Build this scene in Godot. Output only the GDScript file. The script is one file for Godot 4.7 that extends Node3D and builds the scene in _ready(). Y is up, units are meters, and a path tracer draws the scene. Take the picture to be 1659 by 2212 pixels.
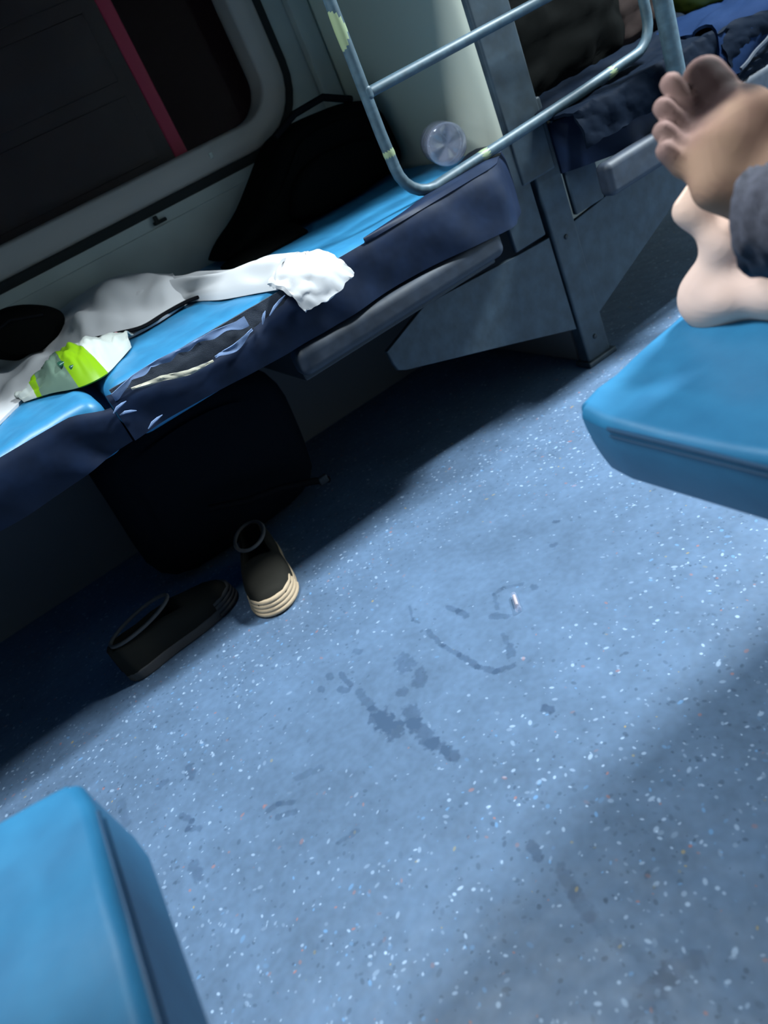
extends Node3D
# Night train sleeper coach: view from between two bench ends, across the aisle, to a side berth under a dark window.
# x runs along the train, y up, z towards the viewer's bay; metres.

class G:
	# collects triangles (counter-clockwise seen from outside); one mesh per part
	var v := PackedVector3Array()
	var t := PackedInt32Array()
	var uv := PackedVector2Array()
	var col := PackedColorArray()

	func p(a: Vector3, u := Vector2.ZERO, c := Color.WHITE) -> int:
		v.append(a); uv.append(u); col.append(c)
		return v.size() - 1

	func quad(a: int, b: int, c: int, d: int) -> void:
		t.append_array(PackedInt32Array([a, b, c, a, c, d]))

	func fix(t0: int) -> void:
		# turns a closed shape outside out when its volume is negative
		var vol := 0.0
		var o := v[t[t0]]
		for i in range(t0, t.size(), 3):
			vol += (v[t[i]] - o).dot((v[t[i + 1]] - o).cross(v[t[i + 2]] - o))
		if vol < 0.0:
			for i in range(t0, t.size(), 3):
				var k := t[i + 1]
				t[i + 1] = t[i + 2]
				t[i + 2] = k

	func rings(loops: Array, closed_loop := true, caps := true) -> void:
		# joins loops of equal length; caps with fans
		var t0 := t.size()
		var n: int = loops[0].size()
		var base := v.size()
		for k in loops.size():
			for j in n:
				p(loops[k][j], Vector2(float(j) / n, float(k) / loops.size()))
		var m := n if closed_loop else n - 1
		for k in loops.size() - 1:
			for j in m:
				var a := base + k * n + j
				var b := base + k * n + (j + 1) % n
				quad(a, b, b + n, a + n)
		if caps:
			for e in [0, loops.size() - 1]:
				var mid := Vector3.ZERO
				for j in n:
					mid += loops[e][j]
				var c := p(mid / n)
				for j in n:
					var a := base + int(e) * n + j
					var b := base + int(e) * n + (j + 1) % n
					if e == 0:
						t.append_array(PackedInt32Array([b, a, c]))
					else:
						t.append_array(PackedInt32Array([a, b, c]))
		fix(t0)

	func tube(pts: Array, rad, sides := 10, flat := 1.0) -> void:
		# a rounded bar along points; rad is a number or one per point
		var loops := []
		var up := Vector3(0.123, 0.95, 0.287).normalized()
		for i in pts.size():
			var d: Vector3 = pts[mini(i + 1, pts.size() - 1)] - pts[maxi(i - 1, 0)]
			d = d.normalized()
			if absf(d.dot(up)) > 0.97:
				up = Vector3(0.9, 0.1, 0.4).normalized()
			var s := d.cross(up).normalized()
			up = s.cross(d).normalized()
			var r: float = rad if rad is float else rad[i]
			var l := []
			for j in sides:
				var a := TAU * j / sides
				l.append(pts[i] + (s * cos(a) + up * sin(a) * flat) * r)
			loops.append(l)
		rings(loops)

	func loop_tube(pts: Array, r: float, sides := 8) -> void:
		# a closed ring of tube in any plane
		var t0 := t.size()
		var n := pts.size()
		var base := v.size()
		var mid := Vector3.ZERO
		for q in pts:
			mid += q
		mid /= n
		for i in n:
			var d: Vector3 = (pts[(i + 1) % n] - pts[(i + n - 1) % n]).normalized()
			var outw: Vector3 = pts[i] - mid
			outw = (outw - d * outw.dot(d)).normalized()
			var w := d.cross(outw)
			for j in sides:
				var a := TAU * j / sides
				p(pts[i] + (outw * cos(a) + w * sin(a)) * r)
		for i in n:
			for j in sides:
				var a := base + i * sides + j
				var b := base + i * sides + (j + 1) % sides
				var a2 := base + ((i + 1) % n) * sides + j
				var b2 := base + ((i + 1) % n) * sides + (j + 1) % sides
				quad(a, b, b2, a2)
		fix(t0)

	func rbox(c: Vector3, size: Vector3, r: float, seg := 2, div := Vector3i(1, 1, 1), warp = null, turn := Basis()) -> void:
		# box with rounded edges, cut finer along its sides when it is to be bent by warp(point, face normal)
		var t0 := t.size()
		var h := size * 0.5
		var axes := []
		for k in 3:
			var line := []
			for i in seg + 1:
				line.append(-h[k] + r * (1.0 - cos(PI * 0.5 * i / seg)) if false else -h[k] + r * i / seg)
			for i in range(1, div[k]):
				line.append(-h[k] + r + (2 * h[k] - 2 * r) * i / div[k])
			for i in seg + 1:
				line.append(h[k] - r + r * i / seg)
			axes.append(line)
		for k in 3:
			var a := (k + 1) % 3
			var b := (k + 2) % 3
			for s in [-1, 1]:
				var base := v.size()
				var na: int = axes[a].size()
				var nb: int = axes[b].size()
				for i in na:
					for j in nb:
						var q := Vector3.ZERO
						q[k] = h[k] * s
						q[a] = axes[a][i]
						q[b] = axes[b][j]
						var inner := Vector3(clampf(q.x, -h.x + r, h.x - r), clampf(q.y, -h.y + r, h.y - r), clampf(q.z, -h.z + r, h.z - r))
						var nrm := (q - inner).normalized()
						q = inner + nrm * r
						if warp != null:
							q = warp.call(q, nrm)
						p(c + turn * q, Vector2(q[a], q[b]))
				for i in na - 1:
					for j in nb - 1:
						var o := base + i * nb + j
						if s > 0:
							quad(o, o + nb, o + nb + 1, o + 1)
						else:
							quad(o, o + 1, o + nb + 1, o + nb)
		fix(t0)

	func puff(poly: Array, depth: float, round_in: float, xf: Transform3D, steps := 3, bulge := 0.0) -> void:
		# an outline in x,y given depth along z with rounded rims; bulge swells both faces
		var mid := Vector2.ZERO
		for q in poly:
			mid += q
		mid /= poly.size()
		var prof := []
		for i in steps + 1:
			var a := PI * 0.5 * i / steps
			prof.append(Vector2(round_in * (1.0 - sin(a)), -depth * 0.5 + minf(round_in, depth * 0.5) * (1.0 - cos(a)) ))
		var full := []
		for q in prof:
			full.append(q)
		for i in range(prof.size() - 1, -1, -1):
			full.append(Vector2(prof[i].x, -prof[i].y))
		var loops := []
		if bulge > 0.0:
			for s in [0.15, 0.4, 0.7]:
				var l := []
				for q in poly:
					var w: Vector2 = mid + (q - mid) * s
					l.append(xf * Vector3(w.x, w.y, -depth * 0.5 - bulge * (1.0 - s * s)))
				loops.append(l)
		for f in full:
			var l := []
			for q in poly:
				var d: Vector2 = q - mid
				var w: Vector2 = mid + d * maxf(0.05, 1.0 - f.x / maxf(d.length(), 0.001))
				l.append(xf * Vector3(w.x, w.y, f.y))
			loops.append(l)
		if bulge > 0.0:
			for s in [0.7, 0.4, 0.15]:
				var l := []
				for q in poly:
					var w: Vector2 = mid + (q - mid) * s
					l.append(xf * Vector3(w.x, w.y, depth * 0.5 + bulge * (1.0 - s * s)))
				loops.append(l)
		rings(loops)

	func lathe(profile: Array, sides: int, xf: Transform3D, caps := true) -> void:
		# profile of (radius, height) turned about local y
		var loops := []
		for q in profile:
			var l := []
			for j in sides:
				var a := TAU * j / sides
				l.append(xf * Vector3(cos(a) * q.x, q.y, sin(a) * q.x))
			loops.append(l)
		rings(loops, true, caps)

	func sheet(f: Callable, nu: int, nv: int, thick: float) -> void:
		# cloth: f(u, v) gives a point; made a closed skin of a given thickness
		var t0 := t.size()
		var pts := []
		for i in nu + 1:
			for j in nv + 1:
				pts.append(f.call(float(i) / nu, float(j) / nv))
		var base := v.size()
		var m := nv + 1
		var nr := []
		for i in nu + 1:
			for j in nv + 1:
				var du: Vector3 = pts[mini(i + 1, nu) * m + j] - pts[maxi(i - 1, 0) * m + j]
				var dv: Vector3 = pts[i * m + mini(j + 1, nv)] - pts[i * m + maxi(j - 1, 0)]
				nr.append(du.cross(dv).normalized())
		for s in 2:
			for i in nu + 1:
				for j in nv + 1:
					p(pts[i * m + j] + nr[i * m + j] * thick * (0.5 - s), Vector2(float(i) / nu, float(j) / nv))
		var far := (nu + 1) * m
		for i in nu:
			for j in nv:
				var a := base + i * m + j
				quad(a, a + m, a + m + 1, a + 1)
				quad(a + far, a + far + 1, a + far + m + 1, a + far + m)
		for i in nu:
			for j in [0, nv]:
				var a: int = base + i * m + j
				if j == 0:
					quad(a, a + far, a + far + m, a + m)
				else:
					quad(a, a + m, a + far + m, a + far)
		for j in nv:
			for i in [0, nu]:
				var a: int = base + i * m + j
				if i == 0:
					quad(a, a + 1, a + far + 1, a + far)
				else:
					quad(a, a + far, a + far + 1, a + 1)
		fix(t0)

	func mesh(crease := 50.0, colours := false) -> ArrayMesh:
		# normals are averaged over faces that meet at less than the crease angle
		var key := {}
		var at := PackedInt32Array()
		at.resize(v.size())
		for i in v.size():
			var k := Vector3i((v[i] * 20000.0).round())
			if not key.has(k):
				key[k] = key.size()
			at[i] = key[k]
		var faces := []
		faces.resize(key.size())
		for i in faces.size():
			faces[i] = PackedInt32Array()
		var fn := PackedVector3Array()
		for i in range(0, t.size(), 3):
			var n := (v[t[i + 1]] - v[t[i]]).cross(v[t[i + 2]] - v[t[i]])
			fn.append(n)
			for e in 3:
				faces[at[t[i + e]]].append(i / 3)
		var lim := cos(deg_to_rad(crease))
		var ov := PackedVector3Array()
		var on := PackedVector3Array()
		var ou := PackedVector2Array()
		var oc := PackedColorArray()
		for i in range(0, t.size(), 3):
			var f := fn[i / 3]
			if f.length_squared() < 1e-20:
				continue
			var fu := f.normalized()
			for e in [0, 2, 1]:
				var q := t[i + e]
				var s := Vector3.ZERO
				for g in faces[at[q]]:
					var gn := fn[g]
					if gn.length_squared() > 1e-20 and gn.normalized().dot(fu) >= lim:
						s += gn
				ov.append(v[q])
				on.append(s.normalized() if s.length_squared() > 0.0 else fu)
				ou.append(uv[q])
				oc.append(col[q])
		var arr := []
		arr.resize(Mesh.ARRAY_MAX)
		arr[Mesh.ARRAY_VERTEX] = ov
		arr[Mesh.ARRAY_NORMAL] = on
		arr[Mesh.ARRAY_TEX_UV] = ou
		if colours:
			arr[Mesh.ARRAY_COLOR] = oc
		var am := ArrayMesh.new()
		am.add_surface_from_arrays(Mesh.PRIMITIVE_TRIANGLES, arr)
		return am


# ---------------------------------------------------------------- helpers
var names := {}
var M := {}

func numbered(called: String) -> String:
	names[called] = names.get(called, 0) + 1
	return called if names[called] == 1 else "%s_%03d" % [called, names[called] - 1]

func thing(called: String, label: String, category: String, at := Vector3.ZERO, group := "") -> Node3D:
	var o := Node3D.new()
	o.name = numbered(called)
	add_child(o, true)
	o.position = at
	o.set_meta("label", label)
	o.set_meta("category", category)
	if group:
		o.set_meta("group", group)
	return o

func part(called: String, g: G, m: Material, parent: Node3D, crease := 50.0, label := "", colours := false) -> MeshInstance3D:
	# geometry is given in world metres and moved into the parent's own space
	var off := Vector3.ZERO
	var n: Node = parent
	while n != self and n is Node3D:
		off += (n as Node3D).position
		n = n.get_parent()
	if off != Vector3.ZERO:
		for i in g.v.size():
			g.v[i] -= off
	var o := MeshInstance3D.new()
	o.name = called
	o.mesh = g.mesh(crease, colours)
	o.material_override = m
	o.cast_shadow = GeometryInstance3D.SHADOW_CASTING_SETTING_ON
	if label:
		o.set_meta("label", label)
	parent.add_child(o, true)
	return o

func struct(called: String, g: G, m: Material, crease := 40.0) -> MeshInstance3D:
	var o := part(called, g, m, self, crease)
	o.set_meta("kind", "structure")
	return o

func single(called: String, label: String, category: String, g: G, m: Material, crease := 50.0) -> MeshInstance3D:
	var o := part(numbered(called), g, m, self, crease, label)
	o.set_meta("category", category)
	return o

func box(lo: Vector3, hi: Vector3, r := 0.004) -> G:
	var g := G.new()
	g.rbox((lo + hi) * 0.5, hi - lo, r, 1)
	return g

func noise(seed_: int, freq: float, oct := 3) -> FastNoiseLite:
	var n := FastNoiseLite.new()
	n.seed = seed_
	n.noise_type = FastNoiseLite.TYPE_SIMPLEX_SMOOTH
	n.frequency = freq
	n.fractal_octaves = oct
	return n

func bump_tex(freq: float, seed_: int, strength: float, cellular := false) -> NoiseTexture2D:
	var n := noise(seed_, freq, 3)
	if cellular:
		n.noise_type = FastNoiseLite.TYPE_CELLULAR
	var t := NoiseTexture2D.new()
	t.width = 256
	t.height = 256
	t.seamless = true
	t.as_normal_map = true
	t.bump_strength = strength
	t.noise = n
	return t

func tone_tex(freq: float, seed_: int, lo: Color, hi: Color) -> NoiseTexture2D:
	var t := NoiseTexture2D.new()
	t.width = 256
	t.height = 256
	t.seamless = true
	t.noise = noise(seed_, freq, 4)
	var gr := Gradient.new()
	gr.set_color(0, lo)
	gr.set_color(1, hi)
	t.color_ramp = gr
	return t

func mat(c: Color, rough: float, metal := 0.0, bump: Texture2D = null, bscale := 0.5, tile := 8.0, tone: Texture2D = null) -> StandardMaterial3D:
	var m := StandardMaterial3D.new()
	m.albedo_color = c
	m.roughness = rough
	m.metallic = metal
	if bump or tone:
		m.uv1_triplanar = true
		m.uv1_scale = Vector3.ONE * tile
	if bump:
		m.normal_enabled = true
		m.normal_texture = bump
		m.normal_scale = bscale
	if tone:
		m.albedo_texture = tone
	return m

func smooth_poly(poly: Array, times := 2) -> Array:
	for k in times:
		var out := []
		for i in poly.size():
			var a: Vector2 = poly[i]
			var b: Vector2 = poly[(i + 1) % poly.size()]
			out.append(a.lerp(b, 0.25))
			out.append(a.lerp(b, 0.75))
		poly = out
	return poly

func curve_at(pts: Array, u: float) -> Variant:
	# smooth interpolation through points at even spacing
	var n := pts.size() - 1
	var x := clampf(u, 0.0, 1.0) * n
	var i := mini(int(x), n - 1)
	var f := x - i
	var a = pts[maxi(i - 1, 0)]
	var b = pts[i]
	var c = pts[i + 1]
	var d = pts[mini(i + 2, n)]
	if a is float:
		return cubic_interpolate(b, c, a, d, f)
	return b.cubic_interpolate(c, a, d, f)

func ipl(xs: Array, ys: Array, x: float) -> float:
	if x <= xs[0]:
		return ys[0]
	for i in range(1, xs.size()):
		if x <= xs[i]:
			return lerpf(ys[i - 1], ys[i], (x - xs[i - 1]) / (xs[i] - xs[i - 1]))
	return ys[-1]


# ---------------------------------------------------------------- the scene
func _ready() -> void:
	set_camera_and_light()
	make_materials()
	build_shell()
	build_window()
	build_lamps()
	build_berth_support()
	build_side_seats()
	build_rails()
	build_benches()
	build_person()
	build_bags()
	build_shirt()
	build_packet()
	build_bottle()
	build_shoes()
	build_small()

func set_camera_and_light() -> void:
	var cam := Camera3D.new()
	cam.name = "camera"
	cam.fov = 67.668
	cam.near = 0.03
	cam.far = 40.0
	cam.transform = Transform3D(Basis(Vector3(0.78228, -0.39059, 0.48526), Vector3(0.55810, 0.78548, -0.26746), Vector3(-0.27670, 0.48006, 0.83246)), Vector3(0, 0.78, 0))
	add_child(cam)
	var lens := CameraAttributesPhysical.new()
	lens.frustum_focal_length = 17.9
	lens.frustum_focus_distance = 1.15
	lens.exposure_aperture = 2.8
	lens.frustum_near = 0.03
	lens.frustum_far = 40.0
	cam.attributes = lens
	cam.current = true
	var env := Environment.new()
	env.background_mode = Environment.BG_COLOR
	env.background_color = Color(0.012, 0.008, 0.012)
	env.ambient_light_source = Environment.AMBIENT_SOURCE_DISABLED
	env.tonemap_mode = Environment.TONE_MAPPER_LINEAR
	env.tonemap_exposure = 1.08
	env.sdfgi_enabled = true
	env.ssao_enabled = true
	env.ssil_enabled = true
	var we := WorldEnvironment.new()
	we.name = "environment"
	we.environment = env
	add_child(we)

const LAMPS := [[-0.15, -0.98, 1.0, 0.12], [2.4, -0.70, 4.8, 0.34], [-2.2, -1.0, 0.5, 0.12]]   # x, z, strength, width
const LAMP_ENERGY := 4.5
const LAMP_COLOR := Color(0.93, 0.98, 1.0)

func make_materials() -> void:
	var grain := bump_tex(0.09, 11, 3.0, true)
	var soft := bump_tex(0.02, 5, 4.0)
	var weave := bump_tex(0.25, 8, 3.0)
	var wear := tone_tex(0.02, 21, Color(0.72, 0.72, 0.72), Color(1, 1, 1))
	M.vinyl = mat(Color(0.195, 0.495, 0.665), 0.42, 0.0, grain, 0.05, 6.0, tone_tex(0.008, 31, Color(0.86, 0.88, 0.9), Color(1, 1, 1)))
	M.vinyl_side = mat(Color(0.17, 0.40, 0.56), 0.5, 0.0, grain, 0.12, 6.0)
	M.piping = mat(Color(0.13, 0.29, 0.42), 0.5)
	M.navy = mat(Color(0.075, 0.14, 0.25), 0.55, 0.0, soft, 0.15, 3.0, wear)
	M.fray = mat(Color(0.44, 0.53, 0.68), 0.9, 0.0, weave, 1.0, 20.0)
	M.foam = mat(Color(0.22, 0.25, 0.30), 0.95, 0.0, weave, 1.0, 12.0)
	M.ply = mat(Color(0.72, 0.70, 0.63), 0.9)
	M.paint = mat(Color(0.22, 0.285, 0.335), 0.5, 0.0, soft, 0.15, 4.0, wear)
	M.paint_rail = mat(Color(0.165, 0.205, 0.265), 0.6, 0.0, soft, 0.15, 4.0, wear)
	M.tube = mat(Color(0.27, 0.365, 0.42), 0.5, 0.0, null, 0.0, 9.0, wear)
	M.worn = mat(Color(0.50, 0.56, 0.43), 0.5)
	M.wall = mat(Color(0.78, 0.80, 0.78), 0.6, 0.0, soft, 0.12, 2.0, tone_tex(0.006, 41, Color(0.86, 0.86, 0.86), Color(1, 1, 1)))
	M.partition = mat(Color(0.88, 0.90, 0.84), 0.5, 0.0, soft, 0.08, 2.0)
	M.kick = mat(Color(0.40, 0.41, 0.43), 0.7)
	M.bay = mat(Color(0.42, 0.45, 0.45), 0.6, 0.0, soft, 0.08, 2.0)
	M.ceiling = mat(Color(0.45, 0.47, 0.47), 0.7)
	M.frame = mat(Color(0.68, 0.65, 0.63), 0.5, 0.0, soft, 0.1, 3.0)
	M.rubber = mat(Color(0.10, 0.11, 0.11), 0.8)
	M.shutter = mat(Color(0.19, 0.13, 0.14), 0.5, 0.0, soft, 0.2, 2.0)
	M.shutter_edge = mat(Color(0.74, 0.20, 0.32), 0.6)
	M.drape = mat(Color(0.045, 0.075, 0.12), 0.7, 0.0, soft, 0.5, 3.0)
	M.black_cloth = mat(Color(0.045, 0.05, 0.05), 0.85, 0.0, weave, 0.6, 14.0)
	M.dark_navy = mat(Color(0.075, 0.09, 0.115), 0.8, 0.0, weave, 0.5, 12.0)
	M.webbing = mat(Color(0.07, 0.075, 0.09), 0.75)
	M.white_cloth = mat(Color(0.77, 0.77, 0.78), 0.9, 0.0, weave, 0.35, 22.0)
	M.label_white = mat(Color(0.68, 0.70, 0.68), 0.4)
	M.pack_green = mat(Color(0.44, 0.60, 0.05), 0.35)
	M.pack_pale = mat(Color(0.36, 0.44, 0.39), 0.25)
	M.pack_dark = mat(Color(0.12, 0.30, 0.24), 0.3)
	M.pink = mat(Color(0.85, 0.42, 0.52), 0.5)
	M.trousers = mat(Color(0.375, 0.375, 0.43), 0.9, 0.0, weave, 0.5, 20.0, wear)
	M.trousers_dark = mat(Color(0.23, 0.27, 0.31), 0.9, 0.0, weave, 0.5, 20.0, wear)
	M.shoe_dark = mat(Color(0.17, 0.165, 0.15), 0.75, 0.0, weave, 0.5, 18.0)
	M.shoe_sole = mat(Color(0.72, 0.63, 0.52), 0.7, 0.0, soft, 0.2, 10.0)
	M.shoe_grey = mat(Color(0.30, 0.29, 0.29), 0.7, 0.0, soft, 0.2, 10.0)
	M.steel = mat(Color(0.2, 0.22, 0.24), 0.5, 0.4)
	M.blue_cloth = mat(Color(0.075, 0.135, 0.24), 0.8, 0.0, weave, 0.4, 18.0)
	M.brown_cloth = mat(Color(0.20, 0.17, 0.165), 0.9, 0.0, weave, 0.5, 18.0)
	M.lime = mat(Color(0.33, 0.38, 0.12), 0.5)
	for k in ["black_cloth", "dark_navy", "drape", "brown_cloth", "webbing", "shoe_dark", "trousers_dark", "blue_cloth"]:
		M[k].metallic_specular = 0.12
	M.navy.metallic_specular = 0.35
	M.skin = StandardMaterial3D.new()
	M.skin.vertex_color_use_as_albedo = true
	M.skin.roughness = 0.7
	M.skin.metallic_specular = 0.15
	M.plastic = StandardMaterial3D.new()
	M.plastic.transparency = BaseMaterial3D.TRANSPARENCY_ALPHA
	M.plastic.albedo_color = Color(0.80, 0.82, 0.93, 0.15)
	M.plastic.roughness = 0.05
	M.plastic.metallic_specular = 1.0
	M.glass = StandardMaterial3D.new()
	M.glass.transparency = BaseMaterial3D.TRANSPARENCY_ALPHA
	M.glass.albedo_color = Color(0.05, 0.03, 0.04, 0.08)
	M.glass.roughness = 0.06
	M.glass.metallic_specular = 0.08
	M.lamp = StandardMaterial3D.new()
	M.lamp.albedo_color = Color(0.9, 0.9, 0.9)
	M.lamp.emission_enabled = true
	M.lamp.emission = LAMP_COLOR
	M.lamp.emission_energy_multiplier = 1.5
	M.floor = StandardMaterial3D.new()
	M.floor.albedo_texture = floor_texture()
	M.floor.roughness = 0.42
	M.floor.metallic_specular = 0.4
	M.floor.normal_enabled = true
	M.floor.normal_texture = bump_tex(0.12, 77, 1.5)
	M.floor.normal_scale = 0.12

# ------------------------------------------------ floor print: blue vinyl with flecks, scuffs and wet smears
const FLOOR_X0 := -0.5
const FLOOR_Z0 := -1.5
const FLOOR_W := 2.0
const FLOOR_D := 1.5

func floor_texture() -> ImageTexture:
	var w := 1024
	var h := 768
	var im := Image.create_empty(w, h, false, Image.FORMAT_RGB8)
	var na := noise(3, 0.004, 4)
	var nb := noise(4, 0.02, 4)
	var nc := noise(9, 0.11, 2)
	for y in h:
		for x in w:
			var a := na.get_noise_2d(x, y)
			var b := nb.get_noise_2d(x, y)
			var k := 1.0 + 0.10 * a + 0.07 * b + 0.05 * nc.get_noise_2d(x, y)
			im.set_pixel(x, y, Color(0.346 * k, 0.431 * k, 0.534 * k))
	# [half width in metres, strength, points x, z ...]
	var marks := [
		[0.008, 0.30, 0.141, -0.940, 0.138, -0.893, 0.139, -0.860], [0.017, 0.42, 0.138, -0.866, 0.139, -0.845, 0.141, -0.824],
		[0.013, 0.36, 0.177, -0.835, 0.166, -0.812], [0.012, 0.42, 0.166, -0.812, 0.164, -0.760], [0.009, 0.42, 0.165, -0.760, 0.170, -0.734, 0.172, -0.712],
		[0.0045, 0.30, 0.292, -0.955, 0.287, -0.902, 0.291, -0.862], [0.0055, 0.36, 0.291, -0.862, 0.294, -0.817, 0.305, -0.786, 0.326, -0.773],
		[0.004, 0.22, 0.361, -0.837, 0.352, -0.815], [0.008, 0.34, 0.350, -0.808, 0.340, -0.793],
		[0.016, 0.30, 0.226, -0.936, 0.224, -0.918], [0.013, 0.30, 0.229, -0.885, 0.220, -0.872],
		[0.005, 0.36, 0.142, -1.005, 0.140, -0.967], [0.006, 0.30, 0.101, -1.008, 0.103, -1.000], [0.007, 0.34, 0.124, -0.974, 0.131, -0.960], [0.007, 0.30, 0.125, -1.02, 0.127, -1.012],
		[0.004, 0.22, 0.394, -0.890, 0.412, -0.922, 0.432, -0.921, 0.455, -0.900], [0.006, 0.34, 0.347, -0.970, 0.351, -0.945, 0.353, -0.924], [0.007, 0.32, 0.377, -0.886, 0.390, -0.862],
		[0.0025, 0.25, 0.308, -1.036, 0.291, -1.000, 0.295, -0.984], [0.006, 0.4, 0.159, -0.542, 0.155, -0.525], [0.008, 0.24, 0.162, -0.495, 0.155, -0.465, 0.148, -0.438],
		[0.008, 0.34, -0.136, -1.052, -0.136, -1.028], [0.007, 0.26, -0.188, -1.061, -0.176, -1.060], [0.0055, 0.30, -0.064, -0.859, -0.048, -0.858, -0.033, -0.841], [0.005, 0.26, -0.058, -0.837, -0.037, -0.824],
		[0.008, 0.30, -0.186, -0.869, -0.184, -0.842], [0.005, 0.28, -0.173, -0.971, -0.164, -0.944, -0.172, -0.936, -0.158, -0.92], [0.004, 0.22, -0.012, -0.731, 0.015, -0.725],
		[0.007, 0.5, 0.304, -0.675, 0.304, -0.668], [0.011, 0.26, 0.120, -0.348, 0.157, -0.350, 0.190, -0.340], [0.006, 0.12, 0.148, -0.438, 0.148, -0.399, 0.164, -0.361],
		[0.007, 0.18, -0.008, -0.875, 0.025, -0.860], [0.008, 0.2, -0.248, -1.091, -0.253, -1.036], [0.009, 0.28, 0.185, -0.88, 0.19, -0.876], [0.006, 0.26, 0.185, -1.03, 0.19, -1.02], [0.006, 0.3, 0.46, -0.88, 0.462, -0.872],
		[0.005, 0.4, 0.60, -0.975, 0.603, -0.97], [0.006, 0.3, 0.55, -0.93, 0.553, -0.925]]
	var px := w / FLOOR_W
	for m in marks:
		var r: float = m[0]
		for i in range(2, m.size() - 3, 2):
			var a := Vector2(m[i], m[i + 1])
			var b := Vector2(m[i + 2], m[i + 3])
			var lo := a.min(b) - Vector2.ONE * r * 2.0
			var hi := a.max(b) + Vector2.ONE * r * 2.0
			for y in range(maxi(0, int((lo.y - FLOOR_Z0) * px)), mini(h, int((hi.y - FLOOR_Z0) * px) + 1)):
				for x in range(maxi(0, int((lo.x - FLOOR_X0) * px)), mini(w, int((hi.x - FLOOR_X0) * px) + 1)):
					var q := Vector2(FLOOR_X0 + x / px, FLOOR_Z0 + y / px)
					var ab := b - a
					var s := clampf((q - a).dot(ab) / maxf(ab.length_squared(), 1e-9), 0.0, 1.0)
					var d := (q - a - ab * s).length() / r + 0.55 * nc.get_noise_2d(x * 1.3, y * 1.3) + 0.25 * nb.get_noise_2d(x * 3.0, y * 3.0)
					var f := (1.0 - smoothstep(0.7, 1.15, d)) * float(m[1])
					if f > 0.0:
						var c := im.get_pixel(x, y)
						var dark := Color(c.r * 0.55, c.g * 0.60, c.b * 0.66)
						var now := c.lerp(dark, f * 1.05)
						# overlapping pieces of one smear do not add up
						im.set_pixel(x, y, Color(maxf(now.r, 0.245), maxf(now.g, 0.325), maxf(now.b, 0.42)))
	im.resize(2048, 1536, Image.INTERPOLATE_CUBIC)
	w = 2048
	h = 1536
	px = w / FLOOR_W
	var rng := RandomNumberGenerator.new()
	rng.seed = 1234
	for k in 21000:
		var x := rng.randf() * FLOOR_W + FLOOR_X0
		var z := rng.randf() * FLOOR_D + FLOOR_Z0
		# the trodden middle has lost most of its flecks under grime
		var worn := clampf(1.0 - Vector2((x - 0.12) / 0.42, (z + 0.88) / 0.32).length(), 0.0, 1.0)
		worn = maxf(worn, clampf(1.2 - Vector2((x - 0.45) / 0.28, (z + 0.95) / 0.28).length(), 0.0, 0.75))
		var keep := rng.randf()
		var pick := rng.randf()
		var size := rng.randf_range(0.9, 2.8) * (0.6 + 0.7 * rng.randf())
		var strength := rng.randf_range(0.15, 0.62)
		var ang := rng.randf() * PI
		var asp := rng.randf_range(1.0, 1.9)
		if keep < worn * 1.15:
			continue
		strength *= 1.0 - 0.55 * worn
		var c := Color(0.74, 0.82, 0.92)
		if pick < 0.42:
			c = Color(0.16, 0.22, 0.29)
			strength *= 0.6
		elif pick < 0.47:
			c = Color(0.78, 0.42, 0.36)
			strength *= 0.8
		elif pick < 0.485:
			c = Color(0.75, 0.60, 0.35)
		elif pick < 0.58:
			c = Color(0.42, 0.62, 0.82)
		var cx := (x - FLOOR_X0) * px
		var cy := (z - FLOOR_Z0) * px
		var ca := cos(ang)
		var sa := sin(ang)
		var reach := int(size * asp) + 2
		for iy in range(maxi(0, int(cy) - reach), mini(h, int(cy) + reach + 1)):
			for ix in range(maxi(0, int(cx) - reach), mini(w, int(cx) + reach + 1)):
				var dx := ix - cx
				var dy := iy - cy
				var u := (dx * ca + dy * sa) / asp
				var q := -dx * sa + dy * ca
				var f := strength * (1.0 - smoothstep(0.55, 1.15, sqrt(u * u + q * q) / size))
				if f > 0.01:
					im.set_pixel(ix, iy, im.get_pixel(ix, iy).lerp(c, f))
	im.generate_mipmaps()
	return ImageTexture.create_from_image(im)

# ------------------------------------------------ room
const WALL_Z := -1.93

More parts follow.
